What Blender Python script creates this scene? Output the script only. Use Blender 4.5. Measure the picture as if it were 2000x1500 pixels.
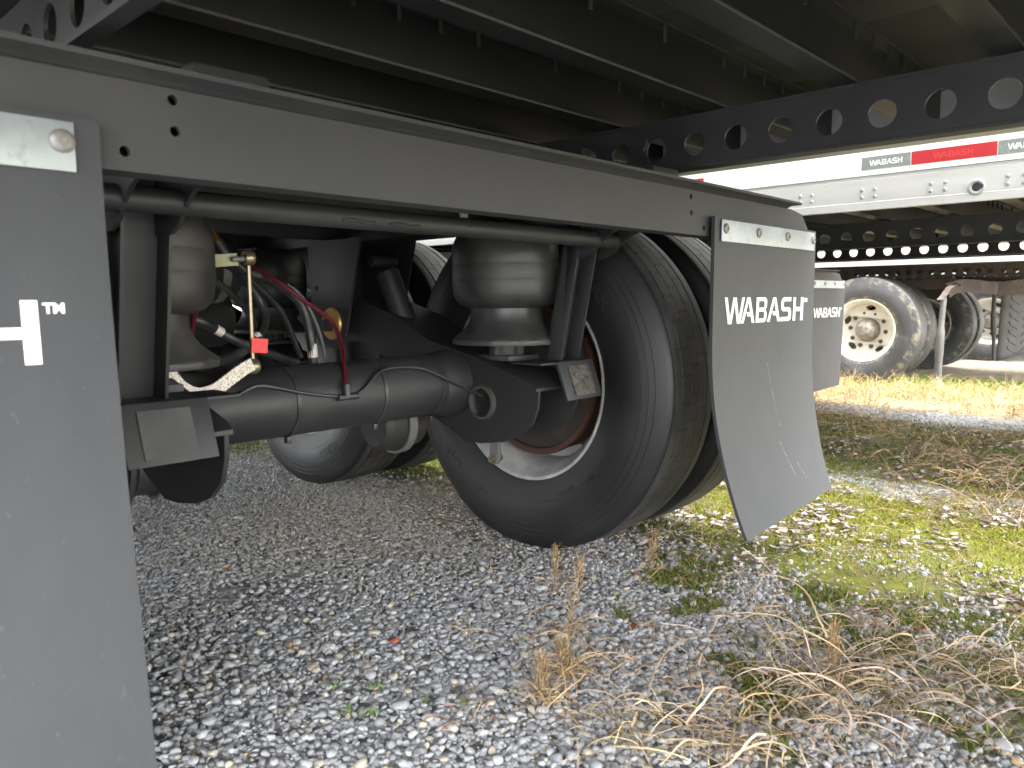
import bpy, bmesh, math, random
import numpy as np
from mathutils import Vector, Matrix

for o in list(bpy.data.objects): bpy.data.objects.remove(o)
SC = bpy.context.scene
COL = SC.collection
rng = np.random.default_rng(7)
random.seed(7)
R = math.radians

# ------------------------------------------------------------------ camera
CAMP = Vector((-1.0034, -0.9351, 0.7577))
c_r = Vector((0.68468, -0.72881, -0.00676)); c_u = Vector((0.08415, 0.06983, 0.99400)); c_f = Vector((0.72397, 0.68115, -0.10914))
cam = bpy.data.cameras.new('camera'); camo = bpy.data.objects.new('camera', cam); COL.objects.link(camo)
M3 = Matrix((c_r, c_u, -c_f)).transposed()
camo.matrix_world = Matrix.Translation(CAMP) @ M3.to_4x4()
cam.sensor_width = 36; cam.lens = 26.81; cam.clip_start = 0.02; cam.clip_end = 2000
cam.dof.use_dof = True; cam.dof.focus_distance = 2.3; cam.dof.aperture_fstop = 7.0
SC.camera = camo
# ------------------------------------------------------------------ sky and sun (bright overcast)
W = bpy.data.worlds.new('World'); SC.world = W; W.use_nodes = True
nt = W.node_tree; nt.nodes.clear()
sky = nt.nodes.new('ShaderNodeTexSky'); sky.sky_type = 'NISHITA'; sky.sun_disc = False
sky.sun_elevation = R(52); sky.sun_rotation = R(186); sky.air_density = 1.0; sky.dust_density = 2.0; sky.ozone_density = 1.0
hs = nt.nodes.new('ShaderNodeHueSaturation'); hs.inputs['Saturation'].default_value = 0.16
bg = nt.nodes.new('ShaderNodeBackground'); bg.inputs['Strength'].default_value = 0.15
out = nt.nodes.new('ShaderNodeOutputWorld')
nt.links.new(sky.outputs[0], hs.inputs['Color']); nt.links.new(hs.outputs[0], bg.inputs['Color']); nt.links.new(bg.outputs[0], out.inputs['Surface'])
sl = bpy.data.lights.new('sun', 'SUN'); sl.energy = 0.9; sl.angle = R(55); sl.color = (1.0, 0.98, 0.95)
so = bpy.data.objects.new('sun', sl); COL.objects.link(so)
_az, _el = R(186), R(52)
sdir = Vector((math.sin(_az) * math.cos(_el), math.cos(_az) * math.cos(_el), math.sin(_el)))
so.rotation_euler = sdir.to_track_quat('Z', 'Y').to_euler()
SC.view_settings.view_transform = 'Standard'; SC.view_settings.look = 'None'
SC.view_settings.gamma = 1.0; SC.view_settings.use_curve_mapping = False
SC.view_settings.exposure = 3.8
SC.render.engine = 'CYCLES'
SC.cycles.max_bounces = 10; SC.cycles.diffuse_bounces = 6

# ------------------------------------------------------------------ materials
MATS = {}
def mat(name, col, rough=0.5, metal=0.0, var=None, var2=None, bump=None, spec=0.5, attr=None, coat=0.0, rvar=0.0):
    m = bpy.data.materials.new(name); m.use_nodes = True; t = m.node_tree; N = t.nodes; L = t.links
    b = N['Principled BSDF']; b.inputs['Roughness'].default_value = rough; b.inputs['Metallic'].default_value = metal
    b.inputs['Specular IOR Level'].default_value = spec; b.inputs['Coat Weight'].default_value = coat
    tc = N.new('ShaderNodeTexCoord'); geo = tc.outputs['Object']
    if attr:
        a = N.new('ShaderNodeAttribute'); a.attribute_name = attr; cur = a.outputs['Color']
    else:
        c = N.new('ShaderNodeRGB'); c.outputs[0].default_value = (*col, 1); cur = c.outputs[0]
    for v in (var, var2):
        if not v: continue
        scale, c2, lo, hi = v[:4]; stretch = v[4] if len(v) > 4 else (1, 1, 1)
        mp = N.new('ShaderNodeMapping'); mp.inputs['Scale'].default_value = stretch; L.new(geo, mp.inputs['Vector'])
        n = N.new('ShaderNodeTexNoise'); n.inputs['Scale'].default_value = scale; n.inputs['Detail'].default_value = 6; n.inputs['Roughness'].default_value = 0.62
        L.new(mp.outputs[0], n.inputs['Vector'])
        mr = N.new('ShaderNodeMapRange'); mr.inputs[1].default_value = lo; mr.inputs[2].default_value = hi; L.new(n.outputs['Fac'], mr.inputs[0])
        mx = N.new('ShaderNodeMix'); mx.data_type = 'RGBA'; L.new(mr.outputs[0], mx.inputs[0]); L.new(cur, mx.inputs[6]); mx.inputs[7].default_value = (*c2, 1)
        cur = mx.outputs[2]
        if rvar and v is var:
            rr = N.new('ShaderNodeMapRange'); rr.inputs[3].default_value = rough; rr.inputs[4].default_value = min(1, rough + rvar); L.new(mr.outputs[0], rr.inputs[0]); L.new(rr.outputs[0], b.inputs['Roughness'])
    L.new(cur, b.inputs['Base Color'])
    if bump:
        n = N.new('ShaderNodeTexNoise'); n.inputs['Scale'].default_value = bump[0]; n.inputs['Detail'].default_value = 5; L.new(geo, n.inputs['Vector'])
        bp = N.new('ShaderNodeBump'); bp.inputs['Strength'].default_value = bump[1]; bp.inputs['Distance'].default_value = bump[2] if len(bump) > 2 else 0.002
        L.new(n.outputs['Fac'], bp.inputs['Height']); L.new(bp.outputs[0], b.inputs['Normal'])
    MATS[name] = m
    return m

paint = mat('black_paint', (0.0165, 0.0167, 0.0175), 0.50, var=(3.5, (0.028, 0.0275, 0.027), 0.42, 0.74), var2=(60, (0.055, 0.051, 0.046), 0.68, 0.84), bump=(220, 0.25, 0.0006), rvar=0.25)
paint2 = mat('black_undercoat', (0.0080, 0.0084, 0.0095), 0.45, var=(4, (0.016, 0.016, 0.0165), 0.45, 0.78), var2=(90, (0.05, 0.045, 0.036), 0.68, 0.84), bump=(120, 0.3, 0.0008))
barp = mat('bar_paint', (0.026, 0.0265, 0.028), 0.55, var=(2.5, (0.042, 0.041, 0.040), 0.40, 0.70), var2=(140, (0.13, 0.12, 0.11), 0.72, 0.82), bump=(160, 0.22, 0.0007), rvar=0.2)
boardm = mat('floor_board', (0.012, 0.012, 0.0122), 0.62, var=(5, (0.026, 0.0248, 0.0228), 0.40, 0.70), bump=(60, 0.3, 0.001))
flapm = mat('flap_rubber', (0.0235, 0.0247, 0.0272), 0.58, var=(9.0, (0.0325, 0.0335, 0.0358), 0.30, 0.80, (1.6, 1, .7)), var2=(110, (0.10, 0.10, 0.10), 0.64, 0.86, (1, 1, .5)), bump=(260, 0.18, 0.0006))
tyrem_col = (0.021, 0.021, 0.022)
galv = mat('galvanised_steel', (0.30, 0.33, 0.34), 0.40, 0.75, var=(14, (0.42, 0.45, 0.46), 0.35, 0.65), var2=(70, (0.20, 0.22, 0.235), 0.60, 0.78), bump=(40, 0.08, 0.0008), rvar=0.15)
boltm = mat('bolt_steel', (0.20, 0.195, 0.185), 0.5, 0.5, var=(60, (0.25, 0.22, 0.18), 0.45, 0.7))
zincm = mat('zinc_yellow', (0.27, 0.235, 0.155), 0.36, 0.8, var=(30, (0.20, 0.15, 0.08), 0.48, 0.7))
olive = mat('olive_zinc', (0.20, 0.20, 0.12), 0.45, 0.5, var=(30, (0.13, 0.12, 0.07), 0.4, 0.7))
brass = mat('brass', (0.50, 0.28, 0.09), 0.28, 0.9, var=(50, (0.3, 0.15, 0.05), 0.5, 0.7))
goldc = mat('gold_chromate', (0.55, 0.36, 0.10), 0.42, 0.55, var=(24, (0.55, 0.25, 0.16), 0.45, 0.65))
bellow = mat('bellows_rubber', (0.020, 0.0198, 0.0197), 0.42, var=(7, (0.052, 0.050, 0.046), 0.40, 0.72), bump=(90, 0.15, 0.0008), rvar=0.2)
piston = mat('piston_plastic', (0.029, 0.0285, 0.028), 0.38, var=(9, (0.058, 0.056, 0.052), 0.42, 0.68), bump=(120, 0.15, 0.0008), rvar=0.25)
hosem = mat('hose_rubber', (0.016, 0.0165, 0.017), 0.42, var=(20, (0.05, 0.05, 0.05), 0.45, 0.7))
redh = mat('red_air_line', (0.085, 0.006, 0.014), 0.28, var=(30, (0.09, 0.010, 0.02), 0.45, 0.7))
redtag = mat('red_tag', (0.62, 0.012, 0.015), 0.45)
redtape = mat('red_reflective_tape', (0.40, 0.010, 0.016), 0.45, var=(120, (0.33, 0.01, 0.015), 0.45, 0.65))
redtape2 = mat('red_tape_print', (0.55, 0.035, 0.035), 0.4)
silvertape = mat('silver_reflective_tape', (0.17, 0.19, 0.19), 0.45, 0.0, var=(140, (0.21, 0.235, 0.235), 0.45, 0.65))
wpaint = mat('white_letter_paint', (0.80, 0.82, 0.84), 0.5, var=(120, (0.45, 0.46, 0.48), 0.66, 0.76))
wprint = mat('white_print', (0.85, 0.86, 0.87), 0.5)
panel = mat('white_wall_panel', (0.78, 0.78, 0.77), 0.38, var=(1.6, (0.76, 0.76, 0.74), 0.4, 0.7), var2=(9, (0.62, 0.61, 0.58), 0.62, 0.85, (1, .3, 2)))
alum = mat('aluminium_rail', (0.50, 0.50, 0.497), 0.45, 0.3, var=(6, (0.42, 0.42, 0.41), 0.45, 0.7, (1, .25, 3)), var2=(60, (0.42, 0.41, 0.39), 0.68, 0.85))
rimw = mat('wheel_white_paint', (0.38, 0.38, 0.37), 0.45, var=(10, (0.24, 0.235, 0.22), 0.42, 0.66), var2=(60, (0.26, 0.24, 0.20), 0.62, 0.8), bump=(120, 0.25, 0.0008))
rimcream = mat('wheel_cream_paint', (0.62, 0.61, 0.565), 0.45, var=(8, (0.52, 0.50, 0.44), 0.45, 0.72), var2=(60, (0.4, 0.33, 0.22), 0.68, 0.82))
drumr = mat('rusty_drum', (0.062, 0.024, 0.012), 0.7, var=(14, (0.045, 0.022, 0.014), 0.42, 0.66), bump=(70, 0.4, 0.001))
drumk = mat('brake_black', (0.025, 0.024, 0.023), 0.5, var=(14, (0.07, 0.04, 0.025), 0.5, 0.75))
lugm = mat('lug_rusty', (0.10, 0.055, 0.038), 0.6, var=(60, (0.06, 0.045, 0.04), 0.4, 0.6))
hubm = mat('hub_grease_grey', (0.20, 0.18, 0.15), 0.55, 0.1, var=(16, (0.07, 0.06, 0.05), 0.45, 0.65), var2=(30, (0.45, 0.30, 0.26), 0.66, 0.8))
rusty = mat('rusty_brown', (0.060, 0.046, 0.039), 0.75, var=(10, (0.085, 0.053, 0.044), 0.45, 0.65), var2=(5, (0.115, 0.105, 0.087), 0.5, 0.7), bump=(60, 0.4, 0.001))
oldframe = mat('old_frame_brown', (0.060, 0.045, 0.040), 0.7, var=(6, (0.035, 0.030, 0.028), 0.4, 0.7), bump=(60, 0.3, 0.001))
oldflap = mat('old_flap_rubber', (0.060, 0.059, 0.058), 0.7, var=(6, (0.095, 0.092, 0.087), 0.4, 0.7), bump=(50, 0.3, 0.001))
dirtyl = mat('worn_label', (0.075, 0.067, 0.053), 0.6, var=(45, (0.030, 0.027, 0.024), 0.44, 0.58), var2=(150, (0.42, 0.38, 0.28), 0.62, 0.72))
scuff = mat('scuffed_patch', (0.040, 0.040, 0.039), 0.5, var=(14, (0.065, 0.063, 0.060), 0.42, 0.68), var2=(180, (0.2, 0.19, 0.17), 0.66, 0.76))
speck = mat('speckled_cream_paint', (0.70, 0.66, 0.54), 0.55, var=(420, (0.16, 0.13, 0.08), 0.50, 0.58), var2=(12, (0.62, 0.52, 0.52), 0.45, 0.7))
plab = mat('hose_label', (0.62, 0.56, 0.52), 0.5, var=(60, (0.4, 0.34, 0.30), 0.5, 0.7))
greyv = mat('valve_grey', (0.14, 0.145, 0.135), 0.5, 0.2, var=(30, (0.16, 0.16, 0.15), 0.4, 0.7))

wornlit = mat('worn_lit_edge', (0.055, 0.052, 0.047), 0.55, var=(20, (0.05, 0.046, 0.04), .4, .7))  # worn paint made paler, to paint in the light that edges catch
scratchm = mat('scratch_white', (0.42, 0.42, 0.42), .6, var=(90, (.06, .06, .062), .50, .60))
def tyre_mat(name, base, treadc, band=None, n=44):
    """rubber; the fine sipes of a rib tread cut as relief, road dust on the tread face (uv: turns, metres across)"""
    m = mat(name, base, 0.50, var=(5, tuple(min(1, c * 1.6 + .003) for c in base), 0.42, 0.75), rvar=.15)
    t = m.node_tree; N = t.nodes; L = t.links; b = N['Principled BSDF']
    uv = N.new('ShaderNodeUVMap'); uv.uv_map = 'UVMap'
    sp = N.new('ShaderNodeSeparateXYZ'); L.new(uv.outputs[0], sp.inputs[0])
    def mth(op, a, bb=None):
        k = N.new('ShaderNodeMath'); k.operation = op
        for i, q in enumerate((a, bb)):
            if q is None: continue
            if isinstance(q, (int, float)): k.inputs[i].default_value = q
            else: L.new(q, k.inputs[i])
        return k.outputs[0]
    def nz(scale, lo, hi):
        q = N.new('ShaderNodeTexNoise'); q.inputs['Scale'].default_value = scale; q.inputs['Detail'].default_value = 6; q.inputs['Roughness'].default_value = .65
        tc = N.new('ShaderNodeTexCoord'); L.new(tc.outputs['Object'], q.inputs['Vector'])
        mr = N.new('ShaderNodeMapRange'); mr.inputs[1].default_value = lo; mr.inputs[2].default_value = hi; L.new(q.outputs['Fac'], mr.inputs[0]); return mr.outputs[0]
    def mix(f, c2):
        src = b.inputs['Base Color'].links[0].from_socket
        mx = N.new('ShaderNodeMix'); mx.data_type = 'RGBA'; L.new(f, mx.inputs[0]); L.new(src, mx.inputs[6]); mx.inputs[7].default_value = (*c2, 1); L.new(mx.outputs[2], b.inputs['Base Color'])
    av = mth('ABSOLUTE', sp.outputs[1])
    mix(mth('MULTIPLY', mth('LESS_THAN', av, 0.1005), nz(9, .25, .62)), treadc)
    if band:
        inb = mth('MULTIPLY', mth('GREATER_THAN', av, 0.104), mth('LESS_THAN', av, 0.1300)); mix(mth('MULTIPLY', inb, nz(16, .46, .66)), tuple(c * .8 for c in band))
        mix(nz(7, .60, .80), tuple(c * .6 for c in band))
    rib = mth('FLOOR', mth('DIVIDE', mth('ADD', sp.outputs[1], .066), 0.044))
    tri = mth('PINGPONG', mth('MULTIPLY', mth('ADD', sp.outputs[1], .066), 1 / .022), 0.5)
    ph = mth('ADD', mth('ADD', mth('MULTIPLY', sp.outputs[0], float(n)), mth('MULTIPLY', rib, 0.37)), mth('MULTIPLY', tri, 0.26))
    d = mth('ABSOLUTE', mth('SUBTRACT', mth('FRACT', ph), 0.5))
    h = mth('MULTIPLY', mth('LESS_THAN', d, 0.034), mth('LESS_THAN', av, 0.0655))
    bp = N.new('ShaderNodeBump'); bp.invert = True; bp.inputs['Strength'].default_value = 1.0; bp.inputs['Distance'].default_value = 0.004
    L.new(h, bp.inputs['Height']); L.new(bp.outputs[0], b.inputs['Normal'])
    mix(h, (0.004, 0.004, 0.004))     # black stands in for the shade and dirt down in the cuts
    return m
tyrem = tyre_mat('tyre_rubber', (0.0085, 0.0085, 0.0088), (0.062, 0.059, 0.055))
tyreold = tyre_mat('tyre_rubber_dusty', (0.040, 0.041, 0.044), (0.070, 0.064, 0.057), (0.24, 0.22, 0.155))
letterm = mat('tyre_lettering', (0.024, 0.024, 0.0245), 0.40)
letterold = mat('old_tyre_lettering', (0.062, 0.060, 0.058), 0.6)

# ------------------------------------------------------------------ mesh helpers
def new_obj(name, me, parent=None, loc=None, rot=None):
    o = bpy.data.objects.new(name, me); COL.objects.link(o)
    if parent: o.parent = parent
    if loc: o.location = loc
    if rot: o.rotation_euler = rot
    return o
def empty(name, loc=(0, 0, 0), parent=None):
    o = bpy.data.objects.new(name, None); COL.objects.link(o); o.location = loc; o.empty_display_size = 0.2
    if parent: o.parent = parent
    return o
def tag(o, label, cat, group=None, kind=None):
    if label: o['label'] = label
    if cat: o['category'] = cat
    if group: o['group'] = group
    if kind: o['kind'] = kind
    return o
def spline(P, n=6):
    """Catmull-Rom through the points"""
    P = [Vector(p) for p in P]; out = []
    Q = [P[0] * 2 - P[1]] + P + [P[-1] * 2 - P[-2]]
    for i in range(1, len(Q) - 2):
        a, b, c, d = Q[i - 1:i + 3]
        for k in range(n):
            t = k / n
            out.append(0.5 * ((2 * b) + (c - a) * t + (2 * a - 5 * b + 4 * c - d) * t * t + (3 * b - a - 3 * c + d) * t ** 3))
    out.append(P[-1]); return out
def filled(polys, extrude=0.0):
    """even-odd filled outlines (holes allowed) -> verts, faces; in xy, thickness along z"""
    cu = bpy.data.curves.new('tmp', 'CURVE'); cu.dimensions = '2D'; cu.fill_mode = 'BOTH'; cu.extrude = extrude
    for p in polys:
        s = cu.splines.new('POLY'); s.points.add(len(p) - 1); s.use_cyclic_u = True
        for q, pt in zip(p, s.points): pt.co = (q[0], q[1], 0, 1)
    o = bpy.data.objects.new('tmp', cu); me = bpy.data.meshes.new_from_object(o)
    V = [tuple(v.co) for v in me.vertices]; F = [tuple(p.vertices) for p in me.polygons]
    bpy.data.objects.remove(o); bpy.data.curves.remove(cu); bpy.data.meshes.remove(me)
    return V, F
def text_geo(body, size, extrude=0.0, align='CENTER', shear=0.0, off=0.0, spacing=1.0):
    cu = bpy.data.curves.new('tmp', 'FONT'); cu.body = body; cu.size = size; cu.extrude = extrude; cu.align_x = align; cu.align_y = 'CENTER'
    cu.shear = shear; cu.offset = off; cu.space_character = spacing; cu.resolution_u = 3
    o = bpy.data.objects.new('tmp', cu); me = bpy.data.meshes.new_from_object(o)
    V = [tuple(v.co) for v in me.vertices]; F = [tuple(p.vertices) for p in me.polygons]
    bpy.data.objects.remove(o); bpy.data.curves.remove(cu); bpy.data.meshes.remove(me)
    return V, F
def circ(x, y, r, n=24, ry=None):
    return [(x + r * math.cos(2 * math.pi * k / n), y + (ry or r) * math.sin(2 * math.pi * k / n)) for k in range(n)]

class MB:
    def __init__(s): s.v = []; s.f = []
    def add(s, V, F, M=None):
        b = len(s.v)
        s.v += [tuple(M @ Vector(p)) for p in V] if M is not None else [tuple(p) for p in V]
        s.f += [tuple(i + b for i in f) for f in F]; return s
    def box(s, x0, x1, y0, y1, z0, z1, M=None):
        return s.add([(x0, y0, z0), (x1, y0, z0), (x1, y1, z0), (x0, y1, z0), (x0, y0, z1), (x1, y0, z1), (x1, y1, z1), (x0, y1, z1)],
                     [(0, 3, 2, 1), (4, 5, 6, 7), (0, 1, 5, 4), (1, 2, 6, 5), (2, 3, 7, 6), (3, 0, 4, 7)], M)
    def prism(s, poly, axis, a0, a1, M=None):
        f = {'x': lambda a, p: (a, p[0], p[1]), 'y': lambda a, p: (p[0], a, p[1]), 'z': lambda a, p: (p[0], p[1], a)}[axis]
        n = len(poly)
        return s.add([f(a0, p) for p in poly] + [f(a1, p) for p in poly],
                     [tuple(range(n))[::-1], tuple(range(n, 2 * n))] + [(i, (i + 1) % n, n + (i + 1) % n, n + i) for i in range(n)], M)
    def plate(s, polys, axis, at, th, M=None):
        V, F = filled(polys, th / 2)
        f = {'x': lambda p: (at + p[2], p[0], p[1]), 'y': lambda p: (p[0], at + p[2], p[1]), 'z': lambda p: (p[0], p[1], at + p[2])}[axis]
        return s.add([f(p) for p in V], F, M)
    def tube(s, P, r, n=12, cap=True):
        P = [Vector(p) for p in P]; m = len(P); rr = r if isinstance(r, (list, tuple)) else [r] * m
        T = [(P[min(i + 1, m - 1)] - P[max(i - 1, 0)]).normalized() for i in range(m)]
        a = T[0].orthogonal().normalized(); V = []; F = []
        for i in range(m):
            a = (a - T[i] * a.dot(T[i])).normalized(); b = T[i].cross(a)
            V += [tuple(P[i] + (a * math.cos(2 * math.pi * k / n) + b * math.sin(2 * math.pi * k / n)) * rr[i]) for k in range(n)]
        for i in range(m - 1):
            for k in range(n): F.append((i * n + k, i * n + (k + 1) % n, (i + 1) * n + (k + 1) % n, (i + 1) * n + k))
        if cap: F += [tuple(range(n))[::-1], tuple(range((m - 1) * n, m * n))]
        return s.add(V, F)
    def sweep(s, P, prof, up=(0, 0, 1)):
        """rectangle (w across, h along up-ish) swept along P"""
        P = [Vector(p) for p in P]; m = len(P); V = []; F = []; up = Vector(up); n = len(prof)
        for i in range(m):
            t = (P[min(i + 1, m - 1)] - P[max(i - 1, 0)]).normalized(); sd = t.cross(up).normalized(); u2 = sd.cross(t)
            V += [tuple(P[i] + sd * a + u2 * b) for a, b in prof]
        for i in range(m - 1):
            for k in range(n): F.append((i * n + k, i * n + (k + 1) % n, (i + 1) * n + (k + 1) % n, (i + 1) * n + k))
        F += [tuple(range(n))[::-1], tuple(range((m - 1) * n, m * n))]
        return s.add(V, F)
    def lathe(s, prof, axis='x', c=(0, 0, 0), n=48, closed=False, rmod=None):
        """profile of (along axis, radius)"""
        V = []; F = []; m = len(prof)
        for k in range(n):
            th = 2 * math.pi * k / n; cs, sn = math.cos(th), math.sin(th)
            for i, (a, r) in enumerate(prof):
                q = r * (rmod(i, th) if rmod else 1)
                p = {'x': (a, q * cs, q * sn), 'y': (q * sn, a, q * cs), 'z': (q * cs, q * sn, a)}[axis]
                V.append((p[0] + c[0], p[1] + c[1], p[2] + c[2]))
        for k in range(n):
            k2 = (k + 1) % n
            for i in range(m if closed else m - 1):
                j = (i + 1) % m
                F.append((k * m + i, k * m + j, k2 * m + j, k2 * m + i))
        return s.add(V, F)
    def mesh(s, name, material, bevel=0.0, ang=35, segs=2):
        me = bpy.data.meshes.new(name); me.from_pydata(s.v, [], s.f)
        bm = bmesh.new(); bm.from_mesh(me)
        bmesh.ops.remove_doubles(bm, verts=bm.verts, dist=1e-6)
        bmesh.ops.recalc_face_normals(bm, faces=bm.faces)
        if bevel:
            es = [e for e in bm.edges if len(e.link_faces) == 2 and e.calc_face_angle(0) > R(30)]
            if es: bmesh.ops.bevel(bm, geom=es, offset=bevel, segments=segs, affect='EDGES', profile=0.6, clamp_overlap=True)
        bm.to_mesh(me); bm.free()
        me.polygons.foreach_set('use_smooth', [True] * len(me.polygons)); me.set_sharp_from_angle(angle=R(ang))
        me.materials.append(material); return me
    def build(s, name, material, parent=None, bevel=0.0, ang=35, loc=None, rot=None, segs=2):
        return new_obj(name, s.mesh(name, material, bevel, ang, segs), parent, loc, rot)

def copy_tree(o, parent, dz=0.0, mm=None):
    c = o.copy(); COL.objects.link(c); c.parent = parent
    if dz: c.location.z += dz
    if mm and c.type == 'MESH' and c.data.materials and c.data.materials[0].name in mm:
        c.material_slots[0].link = 'OBJECT'; c.material_slots[0].material = mm[c.data.materials[0].name]
    for ch in list(o.children): copy_tree(ch, c, 0.0, mm)
    return c

# ------------------------------------------------------------------ lettering of the trailer maker, drawn as outlines (height 1)
def word_logo(wx=1.0):
    """stencil-cut square capitals; x runs 0..5.05, returned as outlines (even-odd)"""
    P = []
    P.append([(0, 1), (.17, 1), (.36, .22), (.56, 1), (.76, 1), (.96, .22), (1.15, 1), (1.32, 1), (1.07, 0), (.85, 0), (.66, .74), (.47, 0), (.25, 0)])
    def A(x):
        P.append([(x, 0), (x + .17, 0), (x + .47, .84), (x + .60, .43), (x + .36, .43), (x + .42, .26), (x + .66, .26), (x + .75, 0), (x + .93, 0), (x + .57, 1), (x + .37, 1)])
    A(1.12)
    B = 2.14
    P.append([(B, 0), (B + .60, 0), (B + .70, .06), (B + .74, .15), (B + .74, .36), (B + .70, .46), (B + .64, .51), (B + .70, .56), (B + .74, .66), (B + .74, .85), (B + .70, .94), (B + .60, 1), (B, 1)])
    P.append([(B + .17, .15), (B + .17, .43), (B + .53, .43), (B + .57, .38), (B + .57, .20), (B + .53, .15)])
    P.append([(B + .17, .59), (B + .17, .85), (B + .53, .85), (B + .57, .80), (B + .57, .64), (B + .53, .59)])
    A(2.94)
    S = 3.92
    P.append([(S, 0), (S + .58, 0), (S + .68, .05), (S + .73, .15), (S + .73, .42), (S + .68, .53), (S + .58, .58), (S + .22, .58), (S + .17, .64), (S + .17, .77), (S + .22, .83), (S + .70, .83), (S + .70, 1), (S + .16, 1), (S + .05, .94), (S, .83), (S, .56), (S + .05, .46), (S + .16, .41), (S + .50, .41), (S + .56, .36), (S + .56, .23), (S + .50, .17), (S, .17)])
    H = 4.80
    P.append([(H, 0), (H + .17, 0), (H + .17, 1), (H, 1)])
    P.append([(H + .20, .58), (H + .24, .40), (H + .56, .40), (H + .56, 0), (H + .74, 0), (H + .74, 1), (H + .56, 1), (H + .56, .58)])
    return [[(x * wx / 5.54, y) for x, y in p] for p in P]
def logo_geo(w, h): return filled([[(x * w, y * h) for x, y in p] for p in word_logo(1.0)], 0.0003)

# ------------------------------------------------------------------ wheel and tyre (axle along local x; the open dish looks to -x)
RT = 0.520
def tyre_profile():
    s = []   # from the -x bead over the tread to the +x bead
    side = [(-.108, .292), (-.118, .300), (-.126, .318), (-.1335, .345), (-.1375, .366), (-.1379, .368), (-.1377, .369), (-.1385, .372), (-.1395, .395), (-.1380, .418), (-.1350, .434),
            (-.1338, .4346), (-.1345, .4358), (-.1300, .453), (-.1288, .4536), (-.1294, .4548), (-.1245, .470), (-.1233, .4706), (-.1240, .4718), (-.1185, .488), (-.1158, .494), (-.1140, .498), (-.1080, .512), (-.1010, .5160)]
    tread = []
    for g in (-.066, -.022, .022, .066):
        w = .0042 if abs(g) > .05 else .0016
        dp = .013 if abs(g) > .05 else .008
        rr = RT - 0.010 * (g / .1) ** 2 * .45
        tread += [(g - w, rr), (g - w * .6, rr - dp), (g + w * .6, rr - dp), (g + w, rr)]
    return side + tread + [(-a, r) for a, r in side[::-1]]
def side_a(r):
    pr = [p for p in tyre_profile() if p[0] < -0.1]; pr.sort(key=lambda p: p[1])
    return float(np.interp(r, [p[1] for p in pr], [p[0] for p in pr]))
def make_tyre(material):
    pr = tyre_profile(); n = 112; m = len(pr); V = []; F = []; UV = []
    for k in range(n + 1):
        th = 2 * math.pi * k / n
        for a, r in pr:
            y, z = -r * math.sin(th), r * math.cos(th)
            if z < -0.514:           # flattened where it stands
                z = -0.514
            elif z < -0.36: a = a * (1 + 0.07 * min(1, (-z - .36) / .1) * (1 if abs(y) < .30 else .2))
            V.append((a, y, z)); UV.append((k / n, a))
    for k in range(n):
        for i in range(m - 1):
            F.append((k * m + i, (k + 1) * m + i, (k + 1) * m + i + 1, k * m + i + 1))
    me = bpy.data.meshes.new('tyre'); me.from_pydata(V, [], F)
    uvl = me.uv_layers.new(name='UVMap'); idx = np.zeros(len(me.loops), dtype=np.int32); me.loops.foreach_get('vertex_index', idx)
    uvl.data.foreach_set('uv', np.array(UV, dtype=np.float32)[idx].ravel())
    bm = bmesh.new(); bm.from_mesh(me); bmesh.ops.remove_doubles(bm, verts=bm.verts, dist=1e-6); bmesh.ops.recalc_face_normals(bm, faces=bm.faces); bm.to_mesh(me); bm.free()
    me.polygons.foreach_set('use_smooth', [True] * len(me.polygons)); me.set_sharp_from_angle(angle=R(40))
    me.materials.append(material); return me
def sidewall_text(items, material, name='sidewall_lettering'):
    """items: (string or outlines, centre angle clockwise deg, mid radius, height)"""
    b = MB()
    for body, ang, r0, h, sx in items:
        if body == 'OVAL':
            V, F = filled([circ(0, 0, h * 2.4, 36, h), circ(0, 0, h * 2.4 - .004, 36, h - .004)], .0012)
        else:
            V, F = text_geo(body, h * 1.38, 0.0012)
        bm = bmesh.new(); vs = [bm.verts.new(v) for v in V]
        for f in F:
            try: bm.faces.new([vs[i] for i in f])
            except ValueError: pass
        bmesh.ops.triangulate(bm, faces=bm.faces[:]); bmesh.ops.subdivide_edges(bm, edges=[e for e in bm.edges if e.calc_length() > .014], cuts=2)
        bm.verts.index_update(); W = []
        for v in bm.verts:
            r = r0 + v.co.y; ph = R(ang) + v.co.x * sx / r0
            W.append((side_a(r) - .0006 - v.co.z, -r * math.sin(ph), r * math.cos(ph)))
        b.add(W, [tuple(v.index for v in f.verts) for f in bm.faces]); bm.free()
    return b.mesh(name, material, ang=50)

TYRE = make_tyre(tyrem); TYRE_OLD = make_tyre(tyreold)
# rim: deep dish, disc at the far side
def make_rim(material):
    b = MB()
    b.lathe([(-.104, .288), (-.112, .294), (-.114, .300), (-.117, .3065), (-.120, .3045), (-.1195, .296), (-.112, .288), (-.096, .284), (-.080, .272), (-.055, .258), (0.0, .254), (.06, .250), (.095, .262), (.112, .290), (.104, .292), (.09, .272), (.05, .258)], 'x', n=72)
    return b.mesh('wheel', material)
def make_disc(material):
    b = MB(); holes = [circ(0, 0, .1135, 36)]
    for a in (R(90), R(232), R(305), R(20)):
        base = circ(0, 0, .046, 20, .025); ca, sa = math.cos(a + math.pi / 2), math.sin(a + math.pi / 2)
        holes.append([(x * ca - y * sa +   .2165 * math.cos(a), x * sa + y * ca + .2165 * math.sin(a)) for x, y in base])
    b.plate([circ(0, 0, .2535, 64)] + holes, 'x', .030, .011)
    me = b.mesh('wheel_disc', material)
    for v in me.vertices:
        r = math.hypot(v.co.y, v.co.z); v.co.x += .030 * (1 - min(1, max(0, (r - .185) / .06)) ** 1.0) if r < .25 else 0.0
    return me
RIM = make_rim(rimw); DISC = make_disc(rimw)
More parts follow.
